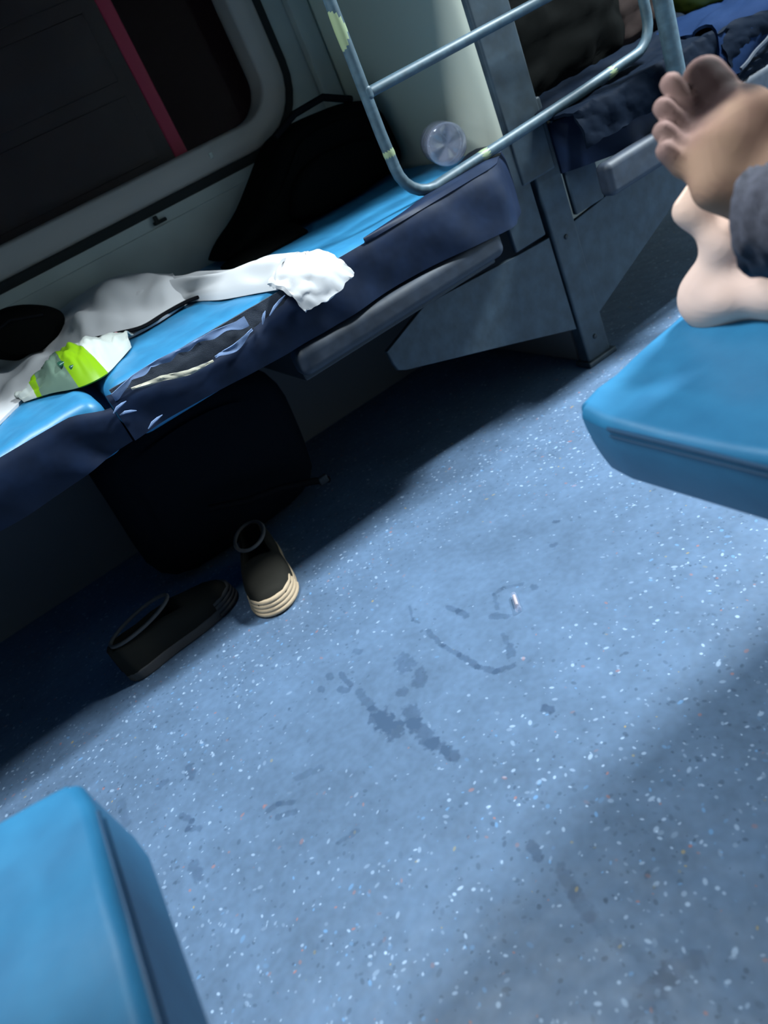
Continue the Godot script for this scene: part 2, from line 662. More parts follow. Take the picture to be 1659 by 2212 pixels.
func build_shell() -> void:
	# floor: print laid in metres; it repeats beyond the part in view
	var g := G.new()
	var lo := Vector2(-3.4, -2.0)
	var hi := Vector2(3.8, 1.5)
	for q in [[lo.x, lo.y], [lo.x, hi.y], [hi.x, hi.y], [hi.x, lo.y]]:
		g.p(Vector3(q[0], 0, q[1]), Vector2((q[0] - FLOOR_X0) / FLOOR_W, (q[1] - FLOOR_Z0) / FLOOR_D))
	for q in [[lo.x, lo.y], [lo.x, hi.y], [hi.x, hi.y], [hi.x, lo.y]]:
		g.p(Vector3(q[0], -0.06, q[1]), Vector2((q[0] - FLOOR_X0) / FLOOR_W, (q[1] - FLOOR_Z0) / FLOOR_D))
	g.quad(0, 1, 2, 3)
	g.quad(7, 6, 5, 4)
	for k in 4:
		g.quad(k, 4 + k, 4 + (k + 1) % 4, (k + 1) % 4)
	g.fix(0)
	struct("floor", g, M.floor)
	struct("ceiling", box(Vector3(-3.4, 2.26, -2.0), Vector3(3.8, 2.36, 1.5)), M.ceiling)
	# window wall, open where the window is
	var w := G.new()
	var z0 := WALL_Z - 0.08
	for q in [[-3.4, -0.36, 0.0, 2.26], [0.86, 3.8, 0.0, 2.26], [-0.36, 0.86, 0.0, 0.745], [-0.36, 0.86, 1.46, 2.26]]:
		w.rbox(Vector3((q[0] + q[1]) * 0.5, (q[2] + q[3]) * 0.5, (WALL_Z + z0) * 0.5), Vector3(q[1] - q[0], q[3] - q[2], WALL_Z - z0), 0.0005, 1)
	struct("wall_back", w, M.wall)
	# a lower lining panel with a joint above it
	struct("trim_1", box(Vector3(-0.84, 0.0, WALL_Z - 0.002), Vector3(1.028, 0.652, WALL_Z + 0.006), 0.003), M.wall)
	struct("trim_3", box(Vector3(-0.84, 0.0, WALL_Z + 0.004), Vector3(1.07, 0.47, WALL_Z + 0.012), 0.003), M.kick)
	struct("trim_2", box(Vector3(0.975, 0.70, WALL_Z - 0.002), Vector3(1.028, 2.2, WALL_Z + 0.03), 0.01), M.wall)
	struct("wall_front", box(Vector3(-3.4, 0, 1.42), Vector3(3.8, 2.26, 1.5)), M.wall)
	struct("wall_left", box(Vector3(-3.4, 0, -1.93), Vector3(-3.32, 2.26, 1.42)), M.wall)
	struct("wall_right", box(Vector3(3.72, 0, -1.93), Vector3(3.8, 2.26, 1.42)), M.wall)
	# partitions between the side berths, and between the bays
	var wp := G.new()
	wp.rbox(Vector3(1.075, 1.345, (WALL_Z - 1.346) * 0.5), Vector3(0.088, 1.81, -1.346 - WALL_Z), 0.006, 1)
	struct("trim_4", box(Vector3(1.077, 0.0, WALL_Z + 0.012), Vector3(1.117, 0.44, -1.40), 0.006), M.kick)
	struct("wall_berth_right", wp, M.partition)
	struct("wall_berth_left", box(Vector3(-0.94, 0.1, WALL_Z), Vector3(-0.85, 2.25, -1.346), 0.006), M.partition)
	struct("wall_bay_left", box(Vector3(-0.80, 0, -0.50), Vector3(-0.745, 2.25, 1.42)), M.bay)
	struct("wall_bay_right", box(Vector3(1.005, 0, -0.50), Vector3(1.06, 2.25, 1.42)), M.bay)
	# berths above, which throw the shade
	var ub := thing("upper_berth", "long padded upper side berth fixed above the window seat", "berth", Vector3(0.09, 1.42, -1.6))
	var c := G.new()
	c.rbox(Vector3(0.09, 1.47, -1.57), Vector3(1.86, 0.08, 0.70), 0.02, 3)
	part("cushion", c, M.vinyl, ub)
	part("base_board", box(Vector3(-0.84, 1.41, -1.92), Vector3(1.025, 1.43, -1.22)), M.paint, ub)
	var ub2 := thing("upper_berth", "padded upper side berth beyond the partition, above the rumpled navy cover", "berth", Vector3(2.0, 1.42, -1.6))
	var c2 := G.new()
	c2.rbox(Vector3(2.05, 1.47, -1.525), Vector3(1.84, 0.08, 0.79), 0.02, 3)
	part("cushion", c2, M.vinyl, ub2)
	part("base_board", box(Vector3(1.14, 1.41, -1.92), Vector3(2.96, 1.43, -1.16)), M.paint, ub2)
	for s in [[-0.45, "left hand"], [0.695, "right hand"]]:
		for y in [1.08, 1.62]:
			var side := "over the empty bench" if s[0] < 0.0 else "over the bench with bare feet"
			var mb := thing("bunk", "%s padded blue bunk hung %s" % ["middle" if y < 1.3 else "top", side], "berth", Vector3(s[0], y, 0.4))
			var b := G.new()
			b.rbox(Vector3(s[0], y + 0.055, 0.385), Vector3(0.60, 0.07, 1.97), 0.025, 3)
			part("cushion", b, M.vinyl, mb)
			part("base_board", box(Vector3(s[0] - 0.29, y, -0.54), Vector3(s[0] + 0.29, y + 0.022, 1.37)), M.paint, mb)

func ring_loop(x0: float, x1: float, y0: float, y1: float, r: float, z: float, seg := 8) -> Array:
	var l := []
	for c in [[x1 - r, y1 - r, 0.0], [x0 + r, y1 - r, 0.5], [x0 + r, y0 + r, 1.0], [x1 - r, y0 + r, 1.5]]:
		for i in seg + 1:
			var a: float = PI * (c[2] + 0.5 * i / seg)
			l.append(Vector3(c[0] + cos(a) * r, c[1] + sin(a) * r, z))
	return l

func build_window() -> void:
	var w := Node3D.new()
	w.name = "window_1"
	add_child(w)
	w.position = Vector3(0.25, 0.757, WALL_Z)
	w.set_meta("kind", "structure")
	var prof := [[-0.004, -0.06], [-0.004, 0.006], [0.004, 0.014], [0.03, 0.018], [0.052, 0.016], [0.058, 0.010], [0.060, 0.0], [0.060, -0.002], [0.02, -0.06]]
	var loops := []
	for q in prof + [prof[0]]:
		var o: float = q[0]
		loops.append(ring_loop(-0.34 - o, 0.845 + o, 0.760 - o, 1.44 + o, 0.085 + o, WALL_Z + q[1]))
	var g := G.new()
	g.rings(loops, true, false)
	part("window_frame", g, M.frame, w)
	var s := G.new()
	var loops2 := []
	for q in [[0.060, -0.001], [0.060, 0.006], [0.066, 0.008], [0.080, 0.006], [0.082, -0.001], [0.060, -0.001]]:
		loops2.append(ring_loop(-0.34 - q[0], 0.845 + q[0], 0.760 - q[0], 1.44 + q[0], 0.085 + q[0], WALL_Z + q[1]))
	s.rings(loops2, true, false)
	part("seal", s, M.rubber, w)
	part("pane", box(Vector3(-0.355, 0.748, WALL_Z - 0.052), Vector3(0.855, 1.455, WALL_Z - 0.046), 0.001), M.glass, w)
	# half-drawn dark shutter with a red edge
	var sh := part("shutter", box(Vector3(-0.355, 0.748, WALL_Z - 0.072), Vector3(0.60, 1.455, WALL_Z - 0.058), 0.002), M.shutter, w)
	for q in [[0.12, 0.78, 0.92], [0.12, 0.95, 1.09], [0.12, 1.12, 1.26]]:
		part("shutter_panel", box(Vector3(q[0], q[1], WALL_Z - 0.059), Vector3(0.55, q[2], WALL_Z - 0.055), 0.0015), M.shutter, sh)
	part("shutter_edge", box(Vector3(0.588, 0.748, WALL_Z - 0.076), Vector3(0.622, 1.455, WALL_Z - 0.054), 0.004), M.shutter_edge, sh)
	var lat := G.new()
	lat.rbox(Vector3(0.463, 0.661, WALL_Z + 0.010), Vector3(0.034, 0.008, 0.012), 0.003, 2)
	lat.rbox(Vector3(0.456, 0.667, WALL_Z + 0.012), Vector3(0.010, 0.02, 0.012), 0.003, 2)
	part("catch", lat, M.rubber, w)
	part("scratch", box(Vector3(0.641, 0.728, WALL_Z + 0.015), Vector3(0.650, 0.742, WALL_Z + 0.0185), 0.001), M.label_white, w)

func build_lamps() -> void:
	for l in LAMPS:
		var x: float = l[0]
		var z: float = l[1]
		var wide: float = l[3]
		var t := thing("ceiling_lamp", "white lamp on the aisle ceiling %s" % ["over the clear floor", "past the partition", "past the bay wall"][LAMPS.find(l)], "lamp", Vector3(x, 2.26, z))
		var g := G.new()
		g.rbox(Vector3(x, 2.24, z), Vector3(0.66, 0.045, wide + 0.03), 0.012, 2)
		part("housing", g, M.label_white, t)
		part("diffuser", box(Vector3(x - 0.30, 2.205, z - wide * 0.5), Vector3(x + 0.30, 2.22, z + wide * 0.5), 0.004), M.lamp, t)
		var a := AreaLight3D.new()
		a.name = "tube_light"
		a.area_size = Vector2(0.60, wide)
		a.light_color = LAMP_COLOR
		a.light_energy = LAMP_ENERGY * float(l[2])
		a.shadow_enabled = true
		a.area_range = 9.0
		t.add_child(a)
		a.position = Vector3(0, -0.062, 0)
		a.rotation_degrees = Vector3(-90, 0, 0)

# ------------------------------------------------ pillar, gusset plates and strips at the end of the partition
func build_berth_support() -> void:
	var t := thing("berth_support", "grey blue steel pillar on the floor with tapering wing plates under the side seats", "support", Vector3(1.097, 0, -1.35))
	var g := G.new()
	g.rbox(Vector3(1.099, 0.29, -1.362), Vector3(0.070, 0.58, 0.034), 0.006, 2)
	part("post", g, M.paint, t)
	part("foot_plate", box(Vector3(1.055, 0.0, -1.385), Vector3(1.143, 0.012, -1.335), 0.003), M.paint, t)
	var cap := G.new()
	cap.rbox(Vector3(1.075, 1.345, -1.351), Vector3(0.094, 1.81, 0.02), 0.006, 2)
	part("corner_strip", cap, M.paint, t)
	for s in [-1.0, 1.0]:
		var poly := []
		for q in [[0.038, 0.318], [0.128, 0.322], [0.376, 0.339], [0.494, 0.298], [0.492, 0.27], [0.487, 0.252], [0.470, 0.243], [0.2, 0.154], [0.038, 0.10]]:
			poly.append(Vector2(1.097 + s * q[0] * (1.0 if s < 0.0 else 0.86), q[1] + (0.0 if s < 0.0 else 0.012 * q[0] / 0.4)))
		var p := G.new()
		p.puff(poly, 0.012, 0.003, Transform3D(Basis(), Vector3(0, 0, -1.354)))
		part("wing_plate", p, M.paint, t, 35.0)
		# upright strip above the wing, with a recessed joint round it
		var st := G.new()
		var xa: float = 1.097 + s * 0.046
		var xb: float = 1.097 + s * 0.132
		st.rbox(Vector3((xa + xb) * 0.5, 0.428, -1.352), Vector3(absf(xb - xa), 0.20, 0.014), 0.004, 2)
		part("upright_strip", st, M.paint, t)
	for y in [0.06, 0.3]:
		var b := G.new()
		b.lathe([Vector2(0.001, 0.004), Vector2(0.005, 0.003), Vector2(0.006, 0.0), Vector2(0.006, -0.002)], 10, Transform3D(Basis(Vector3.RIGHT, PI / 2), Vector3(1.099, y, -1.345)))
		part("bolt", b, M.steel, t)

# ------------------------------------------------ side seats beneath the window
func seat_cushion(x0: float, x1: float, seed_: int, top := 0.528) -> G:
	var g := G.new()
	var n := noise(seed_, 3.0, 3)
	var size := Vector3(x1 - x0, 0.10, 0.665)
	var c := Vector3((x0 + x1) * 0.5, top - 0.05, -1.25 - 0.3325)
	g.rbox(c, size, 0.028, 4, Vector3i(int(size.x / 0.03), 2, 22), func(q: Vector3, nr: Vector3):
		var lift := 0.006 * n.get_noise_3d(q.x * 2.0, q.y, q.z * 2.0) if nr.y > 0.3 else 0.0
		# the front corners by the pillar are cut round
		var front := smoothstep(size.z * 0.5 - 0.20, size.z * 0.5, q.z)
		var cut := front * front * 0.115
		var dx := 0.0
		if c.x < 1.0 and x1 > 1.0:
			dx = -cut * smoothstep(size.x * 0.5 - 0.25, size.x * 0.5, q.x)
		elif c.x > 1.0:
			dx = cut * smoothstep(-size.x * 0.5 + 0.25, -size.x * 0.5, q.x)
		return q + Vector3(dx, lift, 0.004 * n.get_noise_2d(q.x * 5.0, 3.0) if nr.z > 0.3 else 0.0))
	return g

func corner_back(x: float) -> float:
	# how far the front of a seat falls back towards its rounded end
	return ipl([0.89, 0.915, 0.944, 0.975, 0.997, 1.03], [0.0, 0.010, 0.042, 0.070, 0.095, 0.150], x)

func valance(x0: float, x1: float, top: Callable, bottom: Callable, seed_: int, z0 := -1.238, amp := 0.006) -> G:
	# vinyl skirt hung over the front of a seat
	var n := noise(seed_, 4.5, 2)
	var g := G.new()
	var cols := int((x1 - x0) / 0.012)
	g.sheet(func(u: float, v: float):
		var x := lerpf(x0, x1, u)
		var y := lerpf(top.call(x), bottom.call(x), v)
		var fold := amp * (n.get_noise_2d(x * 1.1 + y * 0.9, y * 0.5) * 2.0 * (0.25 + v)) + 0.004 * sin(v * PI)
		if v < 0.12:
			fold -= 0.004 * (1.0 - v / 0.12)
		# its end by the pillar is drawn back round the corner
		var back := corner_back(x) if x1 < 1.1 else (corner_back(2.15 - x) if x0 > 1.0 else 0.0)
		return Vector3(x, y, z0 + fold - back), cols, 12, 0.003)
	return g

func build_side_seats() -> void:
	var tear_x := [0.060, 0.10, 0.138, 0.177, 0.219, 0.260, 0.305, 0.366, 0.421, 0.46]
	var tear_y := [0.528, 0.519, 0.511, 0.506, 0.492, 0.486, 0.487, 0.497, 0.505, 0.528]
	var edge_x := [0.06, 0.10, 0.14, 0.186, 0.227, 0.286, 0.328, 0.383, 0.42]
	var edge_y := [0.530, 0.524, 0.532, 0.534, 0.531, 0.529, 0.523, 0.524, 0.516]
	var t := thing("side_seat", "long blue vinyl side seat under the window, its front cover torn open and sagging", "seat", Vector3(0.56, 0.43, -1.58))
	part("cushion", seat_cushion(0.096, 1.026, 51), M.vinyl, t)
	var low := func(x: float): return 0.436 + 0.006 * sin(x * 11.0) - 0.022 * smoothstep(0.40, 0.95, x)
	part("front_cover", valance(0.090, 0.998, func(x: float): return minf(ipl(tear_x, tear_y, x), 0.524), low, 61), M.navy, t, 60.0, "torn navy vinyl cover")
	var foam := G.new()
	var fn := noise(62, 30.0, 3)
	foam.sheet(func(u: float, v: float):
		var x := lerpf(0.10, 0.44, u)
		return Vector3(x, lerpf(0.526, 0.47, v), -1.2455 + 0.003 * fn.get_noise_2d(x, v * 0.1)), 40, 6, 0.004)
	part("padding", foam, M.foam, t, 60.0, "dark padding bared by the tear")
	# pale backing fabric along both lips of the tear
	var rn := noise(63, 12.0, 2)
	var lip := G.new()
	lip.sheet(func(u: float, v: float):
		var x := lerpf(0.098, 0.345, u)
		var wd := 0.005 + 0.010 * absf(rn.get_noise_2d(x, 0.0)) * 2.0
		return Vector3(x, ipl(edge_x, edge_y, x) - 0.002 - wd * v, -1.234 + 0.003 * rn.get_noise_2d(x, v * 0.05) ), 90, 3, 0.0015)
	part("frayed_edge", lip, M.fray, t, 60.0, "pale frayed backing of the tear")
	var lip2 := G.new()
	lip2.sheet(func(u: float, v: float):
		var x := lerpf(0.128, 0.262, u)
		var wd := 0.007 * sin(PI * clampf(u, 0.06, 0.94)) + 0.002
		return Vector3(x, ipl(tear_x, tear_y, x) + 0.003 - wd * v, -1.226 + 0.003 * rn.get_noise_2d(x * 2.0, 5.0 + v)), 40, 3, 0.002)
	part("ragged_strip", lip2, M.ply, t, 60.0, "pale strip along the lower lip")
	var lip3 := G.new()
	lip3.sheet(func(u: float, v: float):
		var x := lerpf(0.268, 0.345, u)
		return Vector3(x, ipl(tear_x, tear_y, x) + 0.006 - 0.012 * v * sin(PI * clampf(u, 0.1, 0.9)), -1.228 + 0.003 * rn.get_noise_2d(x * 2.0, 9.0 + v)), 24, 3, 0.0015)
	part("frayed_edge", lip3, M.fray, t, 60.0)
	for q in [[0.098, 0.500, 0.014, 0.3], [0.104, 0.486, 0.013, -0.2], [0.132, 0.452, 0.016, 0.3], [0.372, 0.506, 0.012, 0.9], [0.402, 0.512, 0.022, 0.42]]:
		var f := G.new()
		var d := Vector3(cos(q[3]), sin(q[3]), 0) * float(q[2])
		var c := Vector3(q[0], q[1], -1.228)
		f.tube([c - d, c - d * 0.3 + Vector3(0, 0.002, 0.002), c + d * 0.4, c + d + Vector3(0, -0.002, 0)], [0.0008, 0.0026, 0.0022, 0.0006], 6)
		part("thread", f, M.fray, t)
	# the cover is pulled up over the seat's corner next to the pillar
	var tuck := G.new()
	tuck.sheet(func(u: float, v: float):
		var x := lerpf(0.60, 1.024, u)
		var back := corner_back(x)
		var zb := ipl([0.60, 0.70, 0.83, 1.0], [-1.240, -1.262, -1.315, -1.45], x)
		var zf := -1.2395 - back
		var y := 0.5315
		var z := lerpf(zb, zf, minf(1.0, v / 0.6))
		if v > 0.6:
			y -= 0.006 + 0.014 * (v - 0.6) / 0.4
			z -= 0.003
		elif v > 0.45:
			y -= 0.006 * (v - 0.45) / 0.15
		return Vector3(x, y, z), 40, 20, 0.003)
	part("cover_tuck", tuck, M.navy, t, 60.0)
	# rounded rail under the skirt
	var r := G.new()
	r.rbox(Vector3(0.630, 0.400, -1.255), Vector3(0.476, 0.052, 0.045), 0.018, 5, Vector3i(8, 1, 1))
	part("rail", r, M.paint_rail, t)
	part("rail_bracket", box(Vector3(0.42, 0.34, -1.60), Vector3(0.90, 0.43, -1.33)), M.steel, t)

	var t2 := thing("side_seat", "blue vinyl seat end at the edge of view, navy cover tucked round its near corner", "seat", Vector3(-0.35, 0.43, -1.58))
	part("cushion", seat_cushion(-0.845, 0.080, 52), M.vinyl, t2)
	part("front_cover", valance(-0.845, 0.087, func(x: float): return 0.522 - 0.02 * smoothstep(0.02, 0.09, x), func(x: float): return 0.434 + 0.008 * sin(x * 13.0), 66, -1.236, 0.010), M.navy, t2, 60.0)
	part("rail", box(Vector3(-0.84, 0.36, -1.34), Vector3(-0.2, 0.42, -1.30), 0.012), M.paint_rail, t2)

	var t3 := thing("side_seat", "blue vinyl seat beyond the pillar with a rumpled navy cover", "seat", Vector3(1.7, 0.43, -1.58))
	part("cushion", seat_cushion(1.124, 2.55, 53), M.navy, t3)
	part("front_cover", valance(1.075, 2.55, func(x: float): return 0.522, func(x: float): return 0.424 + 0.004 * sin(x * 9.0), 67, -1.238, 0.008), M.navy, t3, 60.0)
	var r3 := G.new()
	r3.rbox(Vector3(1.652, 0.396, -1.228), Vector3(1.05, 0.066, 0.04), 0.014, 4, Vector3i(8, 1, 1))
	part("rail", r3, M.paint_rail, t3)

# ------------------------------------------------ tubular rail and pole
func build_rails() -> void:
	var z := -1.30
	var t := thing("guard_rail", "blue grey tubular rail with rounded corners and one crossbar in front of the pale partition", "rail", Vector3(1.08, 0.54, z))
	var pts := []
	for q in [[0.737, 1.45], [0.738, 1.1], [0.739, 0.9], [0.739, 0.75], [0.739, 0.66], [0.741, 0.60]]:
		pts.append(Vector3(q[0], q[1], z))
	for i in 7:
		var a := PI + PI * 0.5 * i / 6.0
		pts.append(Vector3(0.805 + cos(a) * 0.064, 0.600 + sin(a) * 0.064, z))
	for q in [[1.0, 0.544], [1.2, 0.553], [1.32, 0.561]]:
		pts.append(Vector3(q[0], q[1], z))
	for i in 7:
		var a := -PI * 0.5 + PI * 0.5 * i / 6.0
		pts.append(Vector3(1.352 + cos(a) * 0.055, 0.618 + sin(a) * 0.055, z))
	for q in [[1.407, 0.70], [1.408, 0.9], [1.41, 1.1], [1.41, 1.45]]:
		pts.append(Vector3(q[0], q[1], z))
	var g := G.new()
	g.tube(pts, 0.0105, 12)
	part("bent_tube", g, M.tube, t)
	var b := G.new()
	b.tube([Vector3(0.742, 0.726, z), Vector3(1.0, 0.7295, z), Vector3(1.2, 0.732, z), Vector3(1.405, 0.735, z)], 0.0095, 12)
	part("crossbar", b, M.tube, t)
	# patches where the paint has worn to yellow primer
	var rn := noise(91, 60.0, 2)
	for q in [[Vector3(0.7385, 0.86, z), Vector3(0.7385, 0.795, z), 0.0003], [Vector3(0.915, 0.5405, z), Vector3(0.945, 0.5418, z), 0.0003], [Vector3(1.265, 0.5568, z), Vector3(1.295, 0.559, z), 0.0003], [Vector3(0.740, 0.635, z), Vector3(0.7405, 0.615, z), 0.0002]]:
		var w := G.new()
		var line := []
		var rad := []
		for i in 7:
			line.append((q[0] as Vector3).lerp(q[1], i / 6.0))
			rad.append(0.0099 + 0.0010 * sin(PI * i / 6.0) + float(q[2]) * rn.get_noise_1d(i * 3.0))
		w.tube(line, rad, 12)
		part("worn_patch", w, M.worn, t, 50.0, "pale yellow worn patch")
	for q in [Vector3(0.742, 0.726, z), Vector3(1.404, 0.735, z)]:
		var w := G.new()
		w.rbox(q, Vector3(0.016, 0.024, 0.024), 0.007, 2)
		part("weld", w, M.tube, t)
	var p := thing("grab_pole", "upright round blue grey pole standing beside the curved end of the tubular rail", "pole", Vector3(1.351, 0, -1.215))
	var pg := G.new()
	pg.tube([Vector3(1.351, 0.012, -1.205), Vector3(1.351, 0.6, -1.205), Vector3(1.351, 1.3, -1.205), Vector3(1.351, 2.255, -1.205)], 0.0175, 16)
	part("shaft", pg, M.tube, p)
	var fl := G.new()
	fl.lathe([Vector2(0.045, 0.0), Vector2(0.045, 0.008), Vector2(0.03, 0.014), Vector2(0.022, 0.03)], 18, Transform3D(Basis(), Vector3(1.351, 0, -1.205)))
	part("floor_flange", fl, M.tube, p)

# ------------------------------------------------ the two bench ends in the foreground
func bench(label: String, side: float, x_in: float, z_end: float, seed_: int) -> void:
	# side +1: the bench runs away to +x from its inner edge
	var width := 0.60
	var t := thing("bench_seat", label, "bench", Vector3(x_in + side * width * 0.5, 0, 0.42))
	var n := noise(seed_, 2.2, 3)
	var g := G.new()
	var len := 1.90
	var c := Vector3(x_in + side * width * 0.5, 0.400, z_end + len * 0.5)
	g.rbox(c, Vector3(width, 0.084, len), 0.011, 4, Vector3i(20, 5, 56), func(q: Vector3, nr: Vector3):
		var r := q
		# the end away from the walls is drawn in at its corner, the sides lean in towards the bottom
		var zz := q.z + len * 0.5
		var inner := q.x * side + width * 0.5
		var rc := 0.032
		if inner < rc and zz < rc:
			var d := Vector2(inner - rc, zz - rc)
			var dd := d.normalized() * maxf(absf(d.x), absf(d.y))
			r.x += side * (dd.x - d.x)
			r.z += dd.y - d.y
		r.z += 0.010 * smoothstep(0.25, 0.0, inner) * 0.0 + (-0.030 * smoothstep(0.02, 0.3, inner) if zz < 0.3 else 0.0) * (1.0 - zz / 0.3)
		if nr.y > 0.2:
			r.y += 0.007 * n.get_noise_2d(q.x * 2.0, q.z * 2.0) + 0.006 * sin(PI * clampf(inner / width, 0.0, 1.0))
		var down := clampf((0.041 - q.y) / 0.082, 0.0, 1.0)
		r.x += side * (0.016 if side > 0.0 else -0.004) * down * down * smoothstep(0.1, 0.0, inner)
		r.z += 0.005 * down * down * smoothstep(0.1, 0.0, zz)
		return r)
	part("cushion", g, M.vinyl, t)
	# a welted seam a finger below the top
	for k in 2:
		var s := G.new()
		var y: float = [0.4315, 0.4235][k]
		var dz := z_end + 0.03
		var pts := []
		for i in 24:
			pts.append(Vector3(x_in + side * ([0.0004, 0.0010 if side > 0.0 else 0.0004][k]), y, z_end + 0.052 + (len - 0.10) * i / 23.0))
		s.tube(pts, [0.0022, 0.0016][k] as float, 6)
		part("piping", s, M.piping, t)
	part("base_board", box(Vector3(minf(x_in + side * 0.09, x_in + side * 0.57), 0.345, z_end + 0.10), Vector3(maxf(x_in + side * 0.09, x_in + side * 0.57), 0.362, z_end + len - 0.02), 0.003), M.steel, t)
	for zz in [0.45, 1.6]:
		for xx in [0.30, 0.53]:
			var l := G.new()
			l.rbox(Vector3(x_in + side * xx, 0.172, z_end + zz), Vector3(0.035, 0.34, 0.035), 0.005, 2)
			part("leg", l, M.steel, t)

func build_benches() -> void:
	bench("empty blue vinyl bench end, closest to the viewer, with nothing on it", -1.0, -0.128, -0.545, 71)
	bench("blue vinyl bench end that carries the bare feet", 1.0, 0.388, -0.545, 72)

# ------------------------------------------------ person: bare feet and grey trousers
func sdf_mesh(g: G, xf: Transform3D, body: Array, toes: Array, cell: float, paint: Callable) -> void:
	# bones [a, b, radius a, radius b]; the field is meshed with surface nets in the bones' own space
	var lo := Vector3.ONE * 9.0
	var hi := -lo
	for b in body + toes:
		var r: float = maxf(b[2], b[3]) + cell * 3.0
		for q in [b[0], b[1]]:
			lo = lo.min(q - Vector3.ONE * r)
			hi = hi.max(q + Vector3.ONE * r)
	var n := Vector3i(((hi - lo) / cell).ceil()) + Vector3i.ONE
	var sy := n.x
	var sz := n.x * n.y
	var total := n.x * n.y * n.z
	var fields := []
	for grp in [[body, 0.020], [toes, 0.0035]]:
		var f := PackedFloat32Array()
		f.resize(total)
		f.fill(0.05)
		var k: float = grp[1]
		for b in grp[0]:
			var a: Vector3 = b[0]
			var ab: Vector3 = b[1] - b[0]
			var l2 := maxf(ab.length_squared(), 1e-9)
			var ra: float = b[2]
			var rb: float = b[3]
			var m := maxf(ra, rb) + k + cell * 2.5
			var i0 := Vector3i(((a.min(b[1]) - Vector3.ONE * m - lo) / cell).floor()).max(Vector3i.ZERO)
			var i1 := Vector3i(((a.max(b[1]) + Vector3.ONE * m - lo) / cell).ceil()).min(n - Vector3i.ONE)
			for z in range(i0.z, i1.z + 1):
				for y in range(i0.y, i1.y + 1):
					var at := z * sz + y * sy + i0.x
					for x in range(i0.x, i1.x + 1):
						var pa := lo + Vector3(x, y, z) * cell - a
						var s := clampf(pa.dot(ab) / l2, 0.0, 1.0)
						var d := (pa - ab * s).length() - lerpf(ra, rb, s)
						var o := f[at]
						var h := maxf(k - absf(o - d), 0.0) / k
						f[at] = minf(o, d) - h * h * k * 0.25
						at += 1
		fields.append(f)
	var fa: PackedFloat32Array = fields[0]
	var fb: PackedFloat32Array = fields[1]
	var kk := 0.008
	for i in total:
		var h := maxf(kk - absf(fa[i] - fb[i]), 0.0) / kk
		fa[i] = minf(fa[i], fb[i]) - h * h * kk * 0.25
	var where := {}
	var t0 := g.t.size()
	var corner := [0, 1, sy, sy + 1, sz, sz + 1, sz + sy, sz + sy + 1]
	for z in n.z - 1:
		for y in n.y - 1:
			for x in n.x - 1:
				var at := z * sz + y * sy + x
				var mask := 0
				for c in 8:
					if fa[at + corner[c]] < 0.0:
						mask |= 1 << c
				if mask == 0 or mask == 255:
					continue
				var sum := Vector3.ZERO
				var cnt := 0
				for e in [[0, 1], [2, 3], [4, 5], [6, 7], [0, 2], [1, 3], [4, 6], [5, 7], [0, 4], [1, 5], [2, 6], [3, 7]]:
					var va := fa[at + corner[e[0]]]
					var vb := fa[at + corner[e[1]]]
					if (va < 0.0) != (vb < 0.0):
						var s := va / (va - vb)
						var pa := Vector3(e[0] & 1, (e[0] >> 1) & 1, e[0] >> 2)
						var pb := Vector3(e[1] & 1, (e[1] >> 1) & 1, e[1] >> 2)
						sum += pa.lerp(pb, s)
						cnt += 1
				var q := lo + (Vector3(x, y, z) + sum / cnt) * cell
				where[at] = g.p(xf * q, Vector2.ZERO, paint.call(q))
	for at in where:
		# quads round the three edges that start at this cell's first corner
		var inside := fa[at] < 0.0
		for e in [[1, sy, sz], [sy, sz, 1], [sz, 1, sy]]:
			if (fa[at + int(e[0])] < 0.0) != inside:
				var a = where.get(at)
				var b = where.get(at - int(e[1]))
				var c = where.get(at - int(e[1]) - int(e[2]))
				var d = where.get(at - int(e[2]))
				if a != null and b != null and c != null and d != null:
					if inside:
						g.quad(a, b, c, d)
					else:
						g.quad(d, c, b, a)
	g.fix(t0)

